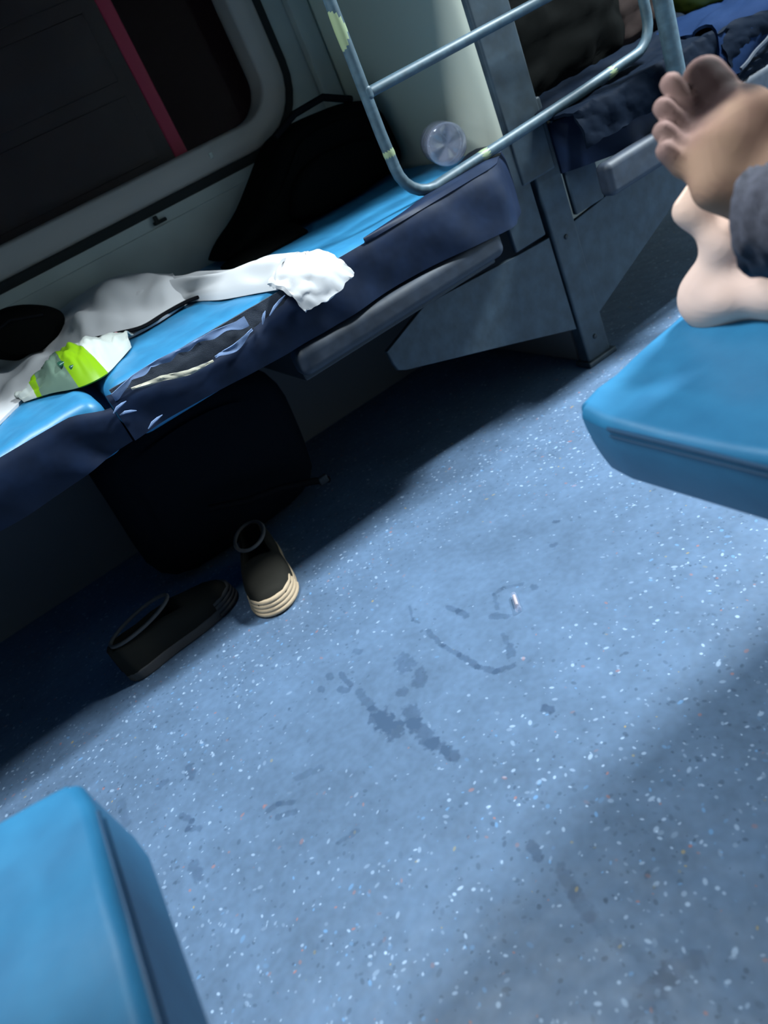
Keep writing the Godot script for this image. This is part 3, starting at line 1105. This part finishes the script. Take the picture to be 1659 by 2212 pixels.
func foot_bones(toe_bend: float, spread: float, leg: Vector3, arch: float) -> Array:
	# local space of a right foot: x heel to toes, y up through the instep, z towards the big toe
	var m := Vector3(0.070, 0.026 + arch, 0.0)
	var body := [
		[Vector3(-0.002, 0.031, 0.000), Vector3(0.012, 0.032, 0.0), 0.031, 0.029],
		[Vector3(0.012, 0.030, 0.003), m + Vector3(0, 0.004, 0.012), 0.027, 0.0205],
		[m + Vector3(0, 0.004, 0.012), Vector3(0.122, 0.019, 0.0225), 0.0205, 0.0190],
		[Vector3(0.012, 0.028, -0.006), m + Vector3(0, -0.006, -0.018), 0.025, 0.0175],
		[m + Vector3(0, -0.006, -0.018), Vector3(0.103, 0.0145, -0.030), 0.0175, 0.0145],
		[m, Vector3(0.122, 0.016, 0.000), 0.021, 0.0155],
		[Vector3(0.122, 0.018, 0.0235), Vector3(0.119, 0.015, -0.010), 0.0195, 0.0155],
		[Vector3(0.119, 0.015, -0.010), Vector3(0.103, 0.014, -0.031), 0.0150, 0.0140],
		[Vector3(0.025, 0.052, 0.004), Vector3(0.100, 0.034 + arch * 0.6, 0.012), 0.026, 0.016],
		[Vector3(0.012, 0.045, 0.0), Vector3(0.012, 0.045, 0.0) + leg * 0.05, 0.026, 0.026],
		[Vector3(0.012, 0.045, 0.0) + leg * 0.05, Vector3(0.012, 0.045, 0.0) + leg * 0.22, 0.026, 0.040],
		[Vector3(0.014, 0.062, 0.023), Vector3(0.016, 0.060, 0.024), 0.011, 0.011],
		[Vector3(0.008, 0.056, -0.023), Vector3(0.010, 0.055, -0.024), 0.011, 0.011]]
	var toes := []
	# root, length, radius, splay: big toe first
	var roots := [[Vector3(0.140, 0.020, 0.0255), 0.029, 0.0180, 0.36], [Vector3(0.138, 0.017, 0.0050), 0.046, 0.0092, 0.16], [Vector3(0.132, 0.0165, -0.0065), 0.043, 0.0088, 0.0], [Vector3(0.122, 0.016, -0.0185), 0.041, 0.0086, -0.08], [Vector3(0.110, 0.0155, -0.0305), 0.041, 0.0084, -0.06]]
	for i in 5:
		var r = roots[i]
		var side: float = r[3] * spread
		var d1 := Vector3(cos(side), 0.22 + toe_bend, sin(side)).normalized()
		var d2 := Vector3(cos(side), (0.15 if i == 0 else -0.32) + toe_bend, sin(side)).normalized()
		var p0: Vector3 = r[0]
		var p1: Vector3 = p0 + d1 * float(r[1]) * 0.58
		var p2: Vector3 = p1 + d2 * float(r[1]) * 0.42
		var w: float = r[2]
		if i == 0:
			toes.append([p0, p1, w * 0.92, w * 0.86])
			toes.append([p1, p2, w * 0.96, w * 0.94])
		else:
			# slim stem, fuller pad
			toes.append([p0, p1, w * 0.84, w * 0.80])
			toes.append([p1, p2, w * 0.98, w * 0.92])
	return [body, toes]

func build_person() -> void:
	var t := thing("person", "person lying on the right hand bench, bare feet crossed, grey trousers", "person", Vector3(0.56, 0.44, -0.42))
	var g := G.new()
	var n := noise(81, 22.0, 3)
	# upper foot: sole towards the viewer, big toe up
	var toe := Vector3(-0.143, 0.697, -0.699).normalized()
	var big := Vector3(0.937, 0.319, 0.127).normalized()
	var up := toe.cross(big).normalized()
	big = up.cross(toe).normalized()   # a right foot: this frame is left handed
	var basis := Basis(toe, up, big)
	var ball := Vector3(0.571, 0.621, -0.466)
	basis = basis.scaled_local(Vector3(1.12, 1.05, 1.12))
	var xf := Transform3D(basis, ball + Vector3(0.0105, 0.0064, -0.0002) - basis * Vector3(0.128, 0.0, 0.016))
	var leg_local := basis.inverse() * Vector3(0.1, 0.05, 0.99)
	var fb := foot_bones(-0.08, 1.0, leg_local.normalized(), 0.0)
	sdf_mesh(g, xf, fb[0], fb[1], 0.003, func(q: Vector3):
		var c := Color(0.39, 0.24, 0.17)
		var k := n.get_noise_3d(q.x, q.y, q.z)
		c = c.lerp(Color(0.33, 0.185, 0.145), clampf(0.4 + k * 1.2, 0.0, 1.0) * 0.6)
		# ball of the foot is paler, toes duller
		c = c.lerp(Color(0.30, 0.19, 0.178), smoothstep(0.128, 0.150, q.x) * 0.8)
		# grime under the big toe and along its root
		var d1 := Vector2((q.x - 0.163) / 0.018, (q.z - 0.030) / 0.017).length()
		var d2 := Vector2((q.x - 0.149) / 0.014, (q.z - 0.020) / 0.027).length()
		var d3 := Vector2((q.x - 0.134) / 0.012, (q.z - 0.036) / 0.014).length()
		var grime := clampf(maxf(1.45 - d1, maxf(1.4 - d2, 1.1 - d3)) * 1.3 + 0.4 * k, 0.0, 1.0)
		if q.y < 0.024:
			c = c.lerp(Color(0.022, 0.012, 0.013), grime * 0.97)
		return c)
	# lower foot: heel on the cushion, sole towards the aisle
	var heel := Vector3(0.556, 0.436, -0.546)
	var toe2 := Vector3(0.36, 0.92, 0.08).normalized()
	var up2 := Vector3(0.12, -0.06, 1.0)
	up2 = (up2 - toe2 * up2.dot(toe2)).normalized()
	var side2 := toe2.cross(up2).normalized()
	var b2 := Basis(toe2, up2, side2).scaled_local(Vector3(0.83, 1.0, 1.0))
	var bones := foot_bones(-0.1, 0.8, (b2.inverse() * Vector3(0.05, 0.06, 0.99)).normalized(), 0.024)
	var xf2 := Transform3D(b2, heel + toe2 * 0.0275)
	sdf_mesh(g, xf2, bones[0], bones[1], 0.0034, func(q: Vector3):
		var c := Color(0.84, 0.60, 0.52)
		var k := n.get_noise_3d(q.x * 1.2, q.y, q.z)
		c = c.lerp(Color(0.70, 0.47, 0.36), clampf(smoothstep(0.05, 0.13, q.x) * 0.7 + 0.25 * k, 0.0, 1.0))
		return c)
	part("body", g, M.skin, t, 180.0, "", true)
	# trouser legs
	var cuff := G.new()
	trouser(cuff, [Vector3(0.520, 0.556, -0.425), Vector3(0.535, 0.556, -0.38), Vector3(0.555, 0.565, -0.28), Vector3(0.60, 0.60, -0.08), Vector3(0.66, 0.63, 0.12), Vector3(0.70, 0.58, 0.38), Vector3(0.70, 0.545, 0.62)], [0.040, 0.043, 0.048, 0.058, 0.066, 0.078, 0.088], 82)
	part("trouser_leg", cuff, M.trousers, t, 60.0, "upper grey trouser leg with a creased cuff")
	var leg := G.new()
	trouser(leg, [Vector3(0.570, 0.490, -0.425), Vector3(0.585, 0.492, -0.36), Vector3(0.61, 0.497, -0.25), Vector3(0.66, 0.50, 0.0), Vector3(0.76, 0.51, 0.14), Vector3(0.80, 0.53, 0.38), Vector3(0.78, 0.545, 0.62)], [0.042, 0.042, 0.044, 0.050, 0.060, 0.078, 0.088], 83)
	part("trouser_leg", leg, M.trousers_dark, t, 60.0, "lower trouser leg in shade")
	var hip := G.new()
	hip.rbox(Vector3(0.74, 0.555, 0.74), Vector3(0.34, 0.20, 0.34), 0.09, 6, Vector3i(6, 4, 6))
	part("waist", hip, M.trousers, t)
	var torso := G.new()
	torso.tube([Vector3(0.74, 0.55, 0.82), Vector3(0.74, 0.555, 0.95), Vector3(0.73, 0.56, 1.1), Vector3(0.72, 0.56, 1.2)], [0.15, 0.155, 0.16, 0.12], 20, 0.62)
	part("shirt", torso, M.dark_navy, t)

func trouser(g: G, line: Array, rad: Array, seed_: int) -> void:
	var n := noise(seed_, 5.0, 3)
	var loops := []
	var sides := 36
	var up := Vector3.UP
	var steps := 60
	for k in range(-3, steps + 1):
		var u := maxf(0.0, float(k) / steps)
		var c: Vector3 = curve_at(line, u)
		var c2: Vector3 = curve_at(line, minf(1.0, u + 0.01))
		var c1: Vector3 = curve_at(line, maxf(0.0, u - 0.01))
		var d := (c2 - c1).normalized()
		var s := d.cross(up).normalized()
		var w := s.cross(d)
		var r: float = curve_at(rad, u)
		var inset := 0.0
		if k < 0:
			c += d * (0.006 * [0.0, 1.0, 3.0][-k - 1])
			inset = [0.12, 0.2, 0.24][-k - 1]
		elif k == 0:
			inset = 0.04
		var l := []
		for j in sides:
			var a := TAU * j / sides
			var q := n.get_noise_3d(cos(a) * 0.25 + u * 1.1, sin(a) * 0.25, u * 4.0) + 0.5 * n.get_noise_3d(cos(a) * 0.7, sin(a) * 0.7 + u * 2.0, u * 9.0)
			l.append(c + (s * cos(a) + w * sin(a)) * r * (1.0 - inset) * (1.0 + 0.16 * q))
		loops.append(l)
	loops.reverse()
	# the far end closes under the waist; the cuff folds inwards
	g.rings(loops)

# ------------------------------------------------ bags on and under the seat
func build_bags() -> void:
	var t := thing("backpack", "black cloth backpack slumped against the pale partition on the side seat", "bag", Vector3(0.80, 0.53, -1.75))
	var poly := smooth_poly([Vector2(0.49, 0.530), Vector2(0.53, 0.565), Vector2(0.61, 0.60), Vector2(0.69, 0.662), Vector2(0.755, 0.715), Vector2(0.83, 0.722), Vector2(0.93, 0.716), Vector2(1.005, 0.69), Vector2(1.02, 0.61), Vector2(1.02, 0.54), Vector2(0.93, 0.529), Vector2(0.75, 0.529)], 2)
	var g := G.new()
	g.puff(poly, 0.20, 0.05, Transform3D(Basis(), Vector3(0, 0, -1.80)), 5, 0.012)
	part("main_bag", g, M.black_cloth, t, 60.0)
	var pk := G.new()
	pk.puff(smooth_poly([Vector2(0.66, 0.535), Vector2(0.70, 0.62), Vector2(0.78, 0.65), Vector2(0.90, 0.64), Vector2(0.95, 0.60), Vector2(0.95, 0.535)], 2), 0.05, 0.022, Transform3D(Basis(), Vector3(0, 0, -1.69)), 4, 0.006)
	part("front_pocket", pk, M.black_cloth, t, 60.0)
	var st := G.new()
	st.tube([Vector3(0.74, 0.715, -1.74), Vector3(0.80, 0.738, -1.73), Vector3(0.88, 0.742, -1.73), Vector3(0.95, 0.712, -1.74)], 0.008, 8)
	part("carry_loop", st, M.webbing, t)
	var fl := G.new()
	fl.sheet(func(u: float, v: float):
		return Vector3(lerpf(0.49, 0.66, u), 0.531 + 0.028 * sin(u * PI * 0.5) * (1.0 - v * v), lerpf(-1.74, -1.60, v)), 16, 10, 0.006)
	part("loose_flap", fl, M.black_cloth, t, 60.0)

	var t2 := thing("small_bag", "small black bag lying on the white cloth by the window wall", "bag", Vector3(0.07, 0.53, -1.76))
	var g2 := G.new()
	g2.puff(smooth_poly([Vector2(-0.03, 0.60), Vector2(-0.01, 0.648), Vector2(0.045, 0.664), Vector2(0.10, 0.648), Vector2(0.152, 0.612), Vector2(0.142, 0.580), Vector2(0.075, 0.546), Vector2(0.02, 0.560)], 2), 0.14, 0.04, Transform3D(Basis(), Vector3(0, 0, -1.79)), 5, 0.012)
	part("main_bag", g2, M.black_cloth, t2, 60.0)
	var z2 := G.new()
	z2.tube([Vector3(0.0, 0.632, -1.715), Vector3(0.05, 0.642, -1.712), Vector3(0.11, 0.622, -1.714)], 0.003, 6)
	part("zip", z2, M.webbing, t2)

	var t3 := thing("duffel_bag", "dark navy holdall stowed on the floor under the torn side seat", "bag", Vector3(0.22, 0, -1.6))
	var g3 := G.new()
	g3.puff(smooth_poly([Vector2(-0.01, 0.02), Vector2(0.0, 0.20), Vector2(0.005, 0.35), Vector2(0.15, 0.385), Vector2(0.36, 0.37), Vector2(0.455, 0.31), Vector2(0.445, 0.14), Vector2(0.42, 0.02), Vector2(0.2, 0.004)], 2), 0.26, 0.06, Transform3D(Basis(), Vector3(0, 0, -1.70)), 5, 0.015)
	part("main_bag", g3, M.dark_navy, t3, 60.0)
	var s3 := G.new()
	s3.tube([Vector3(0.16, 0.16, -1.515), Vector3(0.235, 0.133, -1.50), Vector3(0.31, 0.115, -1.498), Vector3(0.38, 0.085, -1.50), Vector3(0.42, 0.06, -1.515)], 0.008, 8)
	part("strap", s3, M.webbing, t3)
	var s4 := G.new()
	s4.rbox(Vector3(0.405, 0.072, -1.503), Vector3(0.024, 0.02, 0.012), 0.004, 2)
	part("buckle", s4, M.steel, t3)

	var nn := noise(95, 1.0, 3)
	var t7 := thing("blanket", "black blanket heaped on the seat behind the tubular rail, right of the pillar", "blanket", Vector3(1.38, 0.528, -1.6))
	var g8 := G.new()
	g8.rbox(Vector3(1.35, 0.64, -1.69), Vector3(0.42, 0.22, 0.44), 0.08, 6, Vector3i(14, 6, 18), func(q: Vector3, nr: Vector3):
		return q + nr * (0.030 * nn.get_noise_3d(q.x * 7.0, q.y * 7.0, q.z * 7.0)) * (1.0 if q.y > -0.08 else 0.1))
	part("heap", g8, M.black_cloth, t7, 70.0)
	var g9 := G.new()
	g9.sheet(func(u: float, v: float):
		var x := lerpf(1.105, 1.50, u)
		var over := v * 0.225
		var y := 0.57 - 0.032 * smoothstep(0.0, 0.10, over)
		var z := -1.40 + over
		if over > 0.155:
			z = -1.238 + 0.010 * minf(1.0, (over - 0.155) / 0.03)
			y = 0.54 - (over - 0.155)
		return Vector3(x, y + 0.006 * nn.get_noise_2d(u * 6.0, v * 5.0), z + 0.010 * (nn.get_noise_2d(u * 7.0, v * 3.0 + 3.0) + 0.3)), 40, 36, 0.006)
	part("hanging_fold", g9, M.drape, t7, 70.0, "dark navy side hanging over the front")
	var t4 := thing("cloth_bundle", "dim brown cloth bundle heaped beyond the black blanket, seen through the rail", "bundle", Vector3(1.72, 0.528, -1.7))
	var g4 := G.new()
	g4.rbox(Vector3(1.69, 0.60, -1.72), Vector3(0.24, 0.12, 0.34), 0.05, 5, Vector3i(12, 4, 10), func(q: Vector3, nr: Vector3):
		return q + nr * (0.022 * nn.get_noise_3d(q.x * 9.0, q.y * 9.0, q.z * 9.0)) * (1.0 if q.y > -0.03 else 0.1))
	part("cloth", g4, M.brown_cloth, t4, 70.0)
	var g5 := G.new()
	g5.sheet(func(u: float, v: float):
		return Vector3(lerpf(1.60, 1.80, u), 0.655 + 0.03 * sin(v * PI) + 0.02 * nn.get_noise_2d(u * 5.0, v * 4.0), lerpf(-1.82, -1.62, v)), 18, 12, 0.008)
	part("fold", g5, M.brown_cloth, t4, 70.0)

	var t5 := thing("blanket", "crumpled blue blanket trailing over the front of the seat beyond the pole", "blanket", Vector3(1.75, 0.5, -1.24))
	var nb := noise(97, 1.0, 3)
	var g6 := G.new()
	g6.sheet(func(u: float, v: float):
		var x := lerpf(1.545, 2.3, u) - 0.06 * v * (1.0 - u)
		var over := v * 0.36
		var y := 0.548
		var z := -1.50 + over
		if over > 0.255:
			z = -1.240 + 0.012 * minf(1.0, (over - 0.255) / 0.03)
			y = 0.548 - (over - 0.255)
		y += 0.012 * nb.get_noise_2d(u * 6.0 + v * 3.0, v * 2.0)
		z += 0.016 * (nb.get_noise_2d(u * 7.0 + v * 4.0, v * 1.5 + 3.0) + 0.4)
		return Vector3(x, y, z), 60, 36, 0.006)
	part("cloth", g6, M.blue_cloth, t5, 70.0)
	var g10 := G.new()
	g10.sheet(func(u: float, v: float):
		var x := lerpf(1.50, 2.3, u) + 0.03 * v
		var y := lerpf(0.535, 0.36, v) - 0.05 * u * (1.0 - v) + 0.012 * nb.get_noise_2d(u * 5.0, v * 2.0 + 5.0)
		return Vector3(x, y, -1.222 + 0.016 * nb.get_noise_2d(u * 6.0 + v * 5.0, v * 1.2) + 0.012 * v), 60, 20, 0.006)
	part("dark_drape", g10, M.drape, t5, 70.0, "navy drape along its front")
	var hem := G.new()
	var hp := []
	for i in 12:
		hp.append(Vector3(1.53 + 0.012 * i, 0.452 + 0.0035 * i, -1.205 + 0.002 * sin(i * 1.1)))
	hem.tube(hp, 0.004, 6)
	part("hem", hem, M.paint_rail, t5)

	var t6 := thing("carrier_bag", "yellow green plastic bag resting on the seat at the frame's top edge", "bag", Vector3(1.80, 0.53, -1.5))
	var g7 := G.new()
	var ng := noise(99, 8.0, 3)
	g7.rbox(Vector3(1.85, 0.61, -1.52), Vector3(0.20, 0.12, 0.12), 0.04, 4, Vector3i(8, 5, 5), func(q: Vector3, nr: Vector3): return q + nr * 0.03 * ng.get_noise_3d(q.x, q.y, q.z))
	part("bag", g7, M.lime, t6, 60.0)

# ------------------------------------------------ white shirt over the seat
func build_shirt() -> void:
	var t := thing("shirt", "white long sleeved shirt flung across the side seat with its cuff over the torn edge", "shirt", Vector3(0.25, 0.53, -1.55))
	var n := noise(101, 1.0, 2)
	# sleeve: from the cuff back towards the wall; back edge and front edge
	var back := [Vector3(0.512, 0.532, -1.285), Vector3(0.50, 0.532, -1.40), Vector3(0.45, 0.534, -1.53), Vector3(0.41, 0.540, -1.66), Vector3(0.35, 0.550, -1.78), Vector3(0.27, 0.565, -1.84), Vector3(0.16, 0.565, -1.86)]
	var front := [Vector3(0.418, 0.530, -1.240), Vector3(0.402, 0.530, -1.30), Vector3(0.372, 0.530, -1.41), Vector3(0.352, 0.530, -1.55), Vector3(0.300, 0.530, -1.60), Vector3(0.24, 0.530, -1.60), Vector3(0.16, 0.530, -1.62)]
	var g := G.new()
	g.sheet(func(u: float, v: float):
		var a: Vector3 = curve_at(back, u)
		var b: Vector3 = curve_at(front, u)
		var q := a.lerp(b, v)
		var arch := pow(sin(PI * v), 0.7)
		# long creases run from the cuff up the sleeve
		var crease := sin(v * 13.0 + 2.2 * n.get_noise_2d(u * 2.2, 1.0)) * 0.006 * smoothstep(0.0, 0.12, u)
		var dent := exp(-pow((v - 0.55 + 0.25 * u) / 0.10, 2.0)) * exp(-pow((u - 0.30) / 0.16, 2.0)) * 0.020
		q.y += (0.036 - 0.010 * u) * arch + (crease + 0.012 * n.get_noise_2d(u * 3.5, v * 1.6)) * arch - dent
		return q, 80, 36, 0.005)
	part("sleeve", g, M.white_cloth, t, 80.0)
	var c := G.new()
	c.sheet(func(u: float, v: float):
		# a band that turns over the seat's front edge
		var top: Vector3 = curve_at([Vector3(0.414, 0.540, -1.258), Vector3(0.468, 0.560, -1.266), Vector3(0.522, 0.545, -1.282)], u)
		var low: Vector3 = curve_at([Vector3(0.432, 0.484, -1.214), Vector3(0.485, 0.486, -1.206), Vector3(0.540, 0.498, -1.214)], u)
		var q := top.lerp(low, v)
		q.z += 0.022 * sin(PI * v * 0.8) + 0.005 * n.get_noise_2d(u * 3.0, v * 3.0)
		q.y += 0.014 * sin(PI * v) + 0.006 * n.get_noise_2d(u * 3.5 + 7.0, v * 2.2)
		return q, 30, 20, 0.007)
	part("cuff", c, M.white_cloth, t, 80.0, "white buttoned cuff hanging over the edge")
	for q in [Vector3(0.508, 0.540, -1.226), Vector3(0.497, 0.555, -1.246)]:
		var b := G.new()
		b.lathe([Vector2(0.0008, 0.0018), Vector2(0.004, 0.0018), Vector2(0.005, 0.0), Vector2(0.004, -0.001)], 12, Transform3D(Basis(Vector3.RIGHT, 0.9), q))
		part("button", b, M.frame, t)
	# body of the shirt heaped against the wall
	var bk := [Vector3(0.40, 0.56, -1.80), Vector3(0.30, 0.605, -1.875), Vector3(0.18, 0.600, -1.885), Vector3(0.08, 0.575, -1.885), Vector3(-0.05, 0.56, -1.885), Vector3(-0.20, 0.55, -1.88)]
	var fr := [Vector3(0.352, 0.532, -1.56), Vector3(0.25, 0.532, -1.53), Vector3(0.16, 0.532, -1.56), Vector3(0.07, 0.533, -1.58), Vector3(-0.01, 0.532, -1.52), Vector3(-0.10, 0.532, -1.37)]
	var s := G.new()
	s.sheet(func(u: float, v: float):
		var a: Vector3 = curve_at(bk, u)
		var b: Vector3 = curve_at(fr, u)
		var q := a.lerp(b, v)
		var arch := sin(PI * v)
		q.y += 0.020 * arch + 0.022 * arch * n.get_noise_2d(u * 4.0, v * 1.6 + 4.0) + 0.003 * arch * sin(u * 22.0 + v * 9.0) - 0.03 * arch * exp(-pow((u - 0.62) / 0.16, 2.0)) * 0.6
		q.x += 0.01 * n.get_noise_2d(u * 5.0 + 9.0, v * 3.0)
		return q, 80, 36, 0.005)
	part("shirt_body", s, M.white_cloth, t, 80.0)
	var d := G.new()
	d.sheet(func(u: float, v: float):
		# dark lining strip along its front hem
		var q: Vector3 = curve_at([Vector3(0.385, 0.535, -1.46), Vector3(0.345, 0.535, -1.54), Vector3(0.29, 0.535, -1.55), Vector3(0.235, 0.537, -1.53), Vector3(0.19, 0.545, -1.56), Vector3(0.15, 0.548, -1.63)], u)
		return q + Vector3(0.004, 0.004 * sin(v * PI), 0.018 * (v - 0.3)), 30, 4, 0.003)
	part("dark_hem", d, M.webbing, t, 60.0, "dark hem of the shirt")

# ------------------------------------------------ plastic packet
func build_packet() -> void:
	var t := thing("packet", "crumpled white and lime green plastic packet lying on the side seat", "packet", Vector3(0.10, 0.53, -1.48))
	var n := noise(111, 1.0, 2)
	# plan of the packet: far edge and near edge from its white end to its tail
	var far := [Vector3(0.215, 0.536, -1.515), Vector3(0.165, 0.540, -1.56), Vector3(0.115, 0.540, -1.58), Vector3(0.075, 0.540, -1.60), Vector3(0.035, 0.536, -1.575), Vector3(-0.025, 0.534, -1.53)]
	var near := [Vector3(0.188, 0.532, -1.435), Vector3(0.150, 0.532, -1.375), Vector3(0.112, 0.533, -1.325), Vector3(0.070, 0.533, -1.345), Vector3(0.030, 0.533, -1.425), Vector3(-0.015, 0.532, -1.49)]
	var sect := func(u0: Array, u1: Array) -> G:
		# bounds may slant: [at the far edge, at the near edge]
		var g := G.new()
		g.sheet(func(u: float, v: float):
			var w := lerpf(lerpf(u0[0], u0[1], v), lerpf(u1[0], u1[1], v), u)
			var q: Vector3 = curve_at(far, w).lerp(curve_at(near, w), v)
			q.y += (0.030 * sin(PI * clampf(w * 1.1, 0.0, 1.0)) + 0.012) * pow(sin(PI * v), 0.8) + 0.010 * n.get_noise_2d(w * 7.0, v * 3.0) * sin(PI * v)
			return q, 20, 22, 0.003)
		return g
	part("white_end", sect.call([0.0, 0.0], [0.42, 0.36]), M.label_white, t, 70.0, "white end")
	part("green_band", sect.call([0.42, 0.36], [0.56, 0.60]), M.pack_green, t, 70.0, "lime green band")
	part("pale_belly", sect.call([0.56, 0.60], [0.80, 0.86]), M.pack_pale, t, 70.0, "pale grey green middle")
	part("green_edge", sect.call([0.80, 0.86], [0.86, 0.89]), M.pack_green, t, 70.0, "thin lime green stripe")
	part("white_tail", sect.call([0.86, 0.89], [1.0, 1.0]), M.label_white, t, 70.0, "white tail")
	for q in [[0.075, 0.566, -1.430, 0.020, 0.030], [0.060, 0.566, -1.475, 0.010, 0.020], [0.082, 0.560, -1.385, 0.012, 0.016]]:
		var g := G.new()
		g.rbox(Vector3(q[0], q[1], q[2]), Vector3(q[3], 0.008, q[4]), 0.0035, 2)
		part("printed_mark", g, M.pack_dark, t)
	var p := G.new()
	p.rbox(Vector3(0.186, 0.552, -1.512), Vector3(0.012, 0.008, 0.014), 0.0035, 2)
	part("pink_mark", p, M.pink, t)
	var p2 := G.new()
	p2.rbox(Vector3(0.171, 0.556, -1.500), Vector3(0.016, 0.008, 0.012), 0.0035, 2)
	part("grey_mark", p2, M.pack_dark, t)

# ------------------------------------------------ clear bottle lying behind the rail
func build_bottle() -> void:
	var axis := Vector3(0.42, 0.0, -0.90).normalized()
	var c := Vector3(0.932, 0.574, -1.405)
	var t := thing("bottle", "clear plastic water bottle lying behind the rail, its ribbed base facing out", "bottle", c)
	var side := axis.cross(Vector3.UP).normalized()
	var xf := Transform3D(Basis(side, axis, side.cross(axis)), c)
	var prof := []
	for q in [[0.004, 0.012], [0.010, 0.010], [0.020, 0.004], [0.030, 0.0], [0.037, 0.004], [0.0405, 0.012], [0.041, 0.02], [0.0385, 0.025], [0.041, 0.032], [0.041, 0.05], [0.039, 0.055], [0.041, 0.06], [0.041, 0.09], [0.039, 0.095], [0.041, 0.10], [0.041, 0.15], [0.036, 0.17], [0.022, 0.195], [0.0135, 0.21], [0.0135, 0.225]]:
		prof.append(Vector2(q[0], q[1]))
	var loops := []
	for k in prof.size():
		var l := []
		for j in 40:
			var a := TAU * j / 40
			var r: float = prof[k].x
			var h: float = prof[k].y * 0.68
			if k < 5:
				h += 0.006 * (0.5 + 0.5 * cos(a * 5.0)) * smoothstep(0.004, 0.03, r) * (1.0 - smoothstep(0.034, 0.040, r))
			l.append(xf * Vector3(cos(a) * r, h, sin(a) * r))
		loops.append(l)
	# a thin wall: the inside follows 0.5 mm behind
	for k in range(prof.size() - 1, -1, -1):
		var l := []
		for j in 40:
			var o: Vector3 = loops[k][j]
			var loc: Vector3 = xf.affine_inverse() * o
			var r := Vector2(loc.x, loc.z)
			var s := maxf(0.2, 1.0 - 0.0006 / maxf(r.length(), 0.001))
			l.append(xf * Vector3(loc.x * s, loc.y + (0.0006 if k < 5 else 0.0), loc.z * s))
		loops.append(l)
	var g := G.new()
	g.rings(loops)
	part("bottle_body", g, M.plastic, t, 60.0)
	var cap := G.new()
	cap.lathe([Vector2(0.015, 0.141), Vector2(0.0155, 0.143), Vector2(0.0155, 0.157), Vector2(0.013, 0.159)], 20, xf)
	part("cap", cap, M.label_white, t)

# ------------------------------------------------ shoes under the seat
func shoe(label: String, toe_at: Vector3, dir: float, toe_cap: bool) -> void:
	# built along local +z (toe) then turned
	var t := thing("shoe", label, "shoe", toe_at, "pair of shoes under the torn seat")
	var b := Basis(Vector3.UP, dir)
	var xf := Transform3D(b, toe_at)
	var len := 0.262
	# station: z from the toe backwards, half width, height, dip of the opening
	var zs := [0.0, 0.012, 0.035, 0.075, 0.115, 0.15, 0.185, 0.22, 0.248, 0.262]
	var hw := [0.010, 0.029, 0.042, 0.0475, 0.045, 0.039, 0.035, 0.034, 0.029, 0.012]
	var hh := [0.030, 0.046, 0.056, 0.066, 0.080, 0.088, 0.088, 0.092, 0.094, 0.078]
	var g := G.new()
	g.sheet(func(u: float, v: float):
		var z := u * len
		var w := ipl(zs, hw, z)
		var h := ipl(zs, hh, z)
		var a := PI * v
		var x := -cos(a) * w
		var y := 0.018 + (h - 0.018) * pow(sin(a), 0.55)
		if z > 0.105 and z < 0.255:
			var into := smoothstep(0.105, 0.135, z) * (1.0 - smoothstep(0.238, 0.255, z))
			var c := 1.0 - smoothstep(0.50, 0.72, absf(cos(a)))
			y = lerpf(y, 0.030, into * c)
		return xf * Vector3(x, y, -z), 44, 28, 0.004)
	part("upper", g, M.shoe_dark, t, 60.0)
	var outline := []
	for i in zs.size():
		outline.append(Vector2(hw[i] + 0.004, -zs[i] - (0.0 if i else -0.003)))
	for i in range(zs.size() - 1, -1, -1):
		outline.append(Vector2(-hw[i] - 0.004, -zs[i] - (0.0 if i else -0.003)))
	outline = smooth_poly(outline, 1)
	var s := G.new()
	s.puff(outline, 0.022, 0.004, xf * Transform3D(Basis(Vector3.RIGHT, PI / 2) * Basis.from_scale(Vector3(1, 1, 1)), Vector3(0, 0.011, 0)), 2)
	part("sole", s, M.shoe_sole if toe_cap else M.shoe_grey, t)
	# ribbed bumper round the toe
	for k in 4:
		var y := 0.008 + 0.0085 * k
		var pts := []
		for i in 17:
			var a := PI * i / 16.0
			var grow := 0.0475 - 0.0018 * k
			pts.append(xf * Vector3(-cos(a) * grow, y, -0.058 + sin(a) * (0.062 - 0.002 * k)))
		var r := G.new()
		r.tube(pts, 0.0055, 8)
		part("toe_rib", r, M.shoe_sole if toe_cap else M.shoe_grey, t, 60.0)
	var co := G.new()
	var ring := []
	for i in 28:
		var a := TAU * i / 28.0
		ring.append(xf * Vector3(cos(a) * 0.033, 0.089 + 0.006 * sin(a), -0.182 + sin(a) * 0.070))
	co.loop_tube(ring, 0.004, 8)
	part("collar", co, M.shoe_grey, t)

func build_shoes() -> void:
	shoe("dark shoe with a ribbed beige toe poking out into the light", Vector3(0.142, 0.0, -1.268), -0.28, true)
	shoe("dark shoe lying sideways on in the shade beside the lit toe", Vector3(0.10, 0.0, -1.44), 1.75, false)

# ------------------------------------------------ scraps on the floor
func build_small() -> void:
	var g := G.new()
	var a := Vector3(0.430, 0.005, -0.888)
	var b := Vector3(0.409, 0.005, -0.850)
	var d := (b - a).normalized()
	var side := d.cross(Vector3.UP).normalized()
	var xf := Transform3D(Basis(side, d, side.cross(d)), a)
	var t := thing("plastic_cap", "small clear tube shaped cap lying on the blue floor near the dark smears", "litter", a)
	g.lathe([Vector2(0.003, 0.0), Vector2(0.0048, 0.002), Vector2(0.005, 0.012), Vector2(0.005, 0.036), Vector2(0.0055, 0.038), Vector2(0.0055, 0.043), Vector2(0.0035, 0.044)], 14, xf)
	part("shell", g, M.plastic, t)
	var c := G.new()
	c.lathe([Vector2(0.0015, 0.004), Vector2(0.0028, 0.006), Vector2(0.0028, 0.028), Vector2(0.0015, 0.030)], 10, xf)
	part("core", c, mat(Color(0.72, 0.66, 0.66), 0.7), t, 50.0, "pale core")
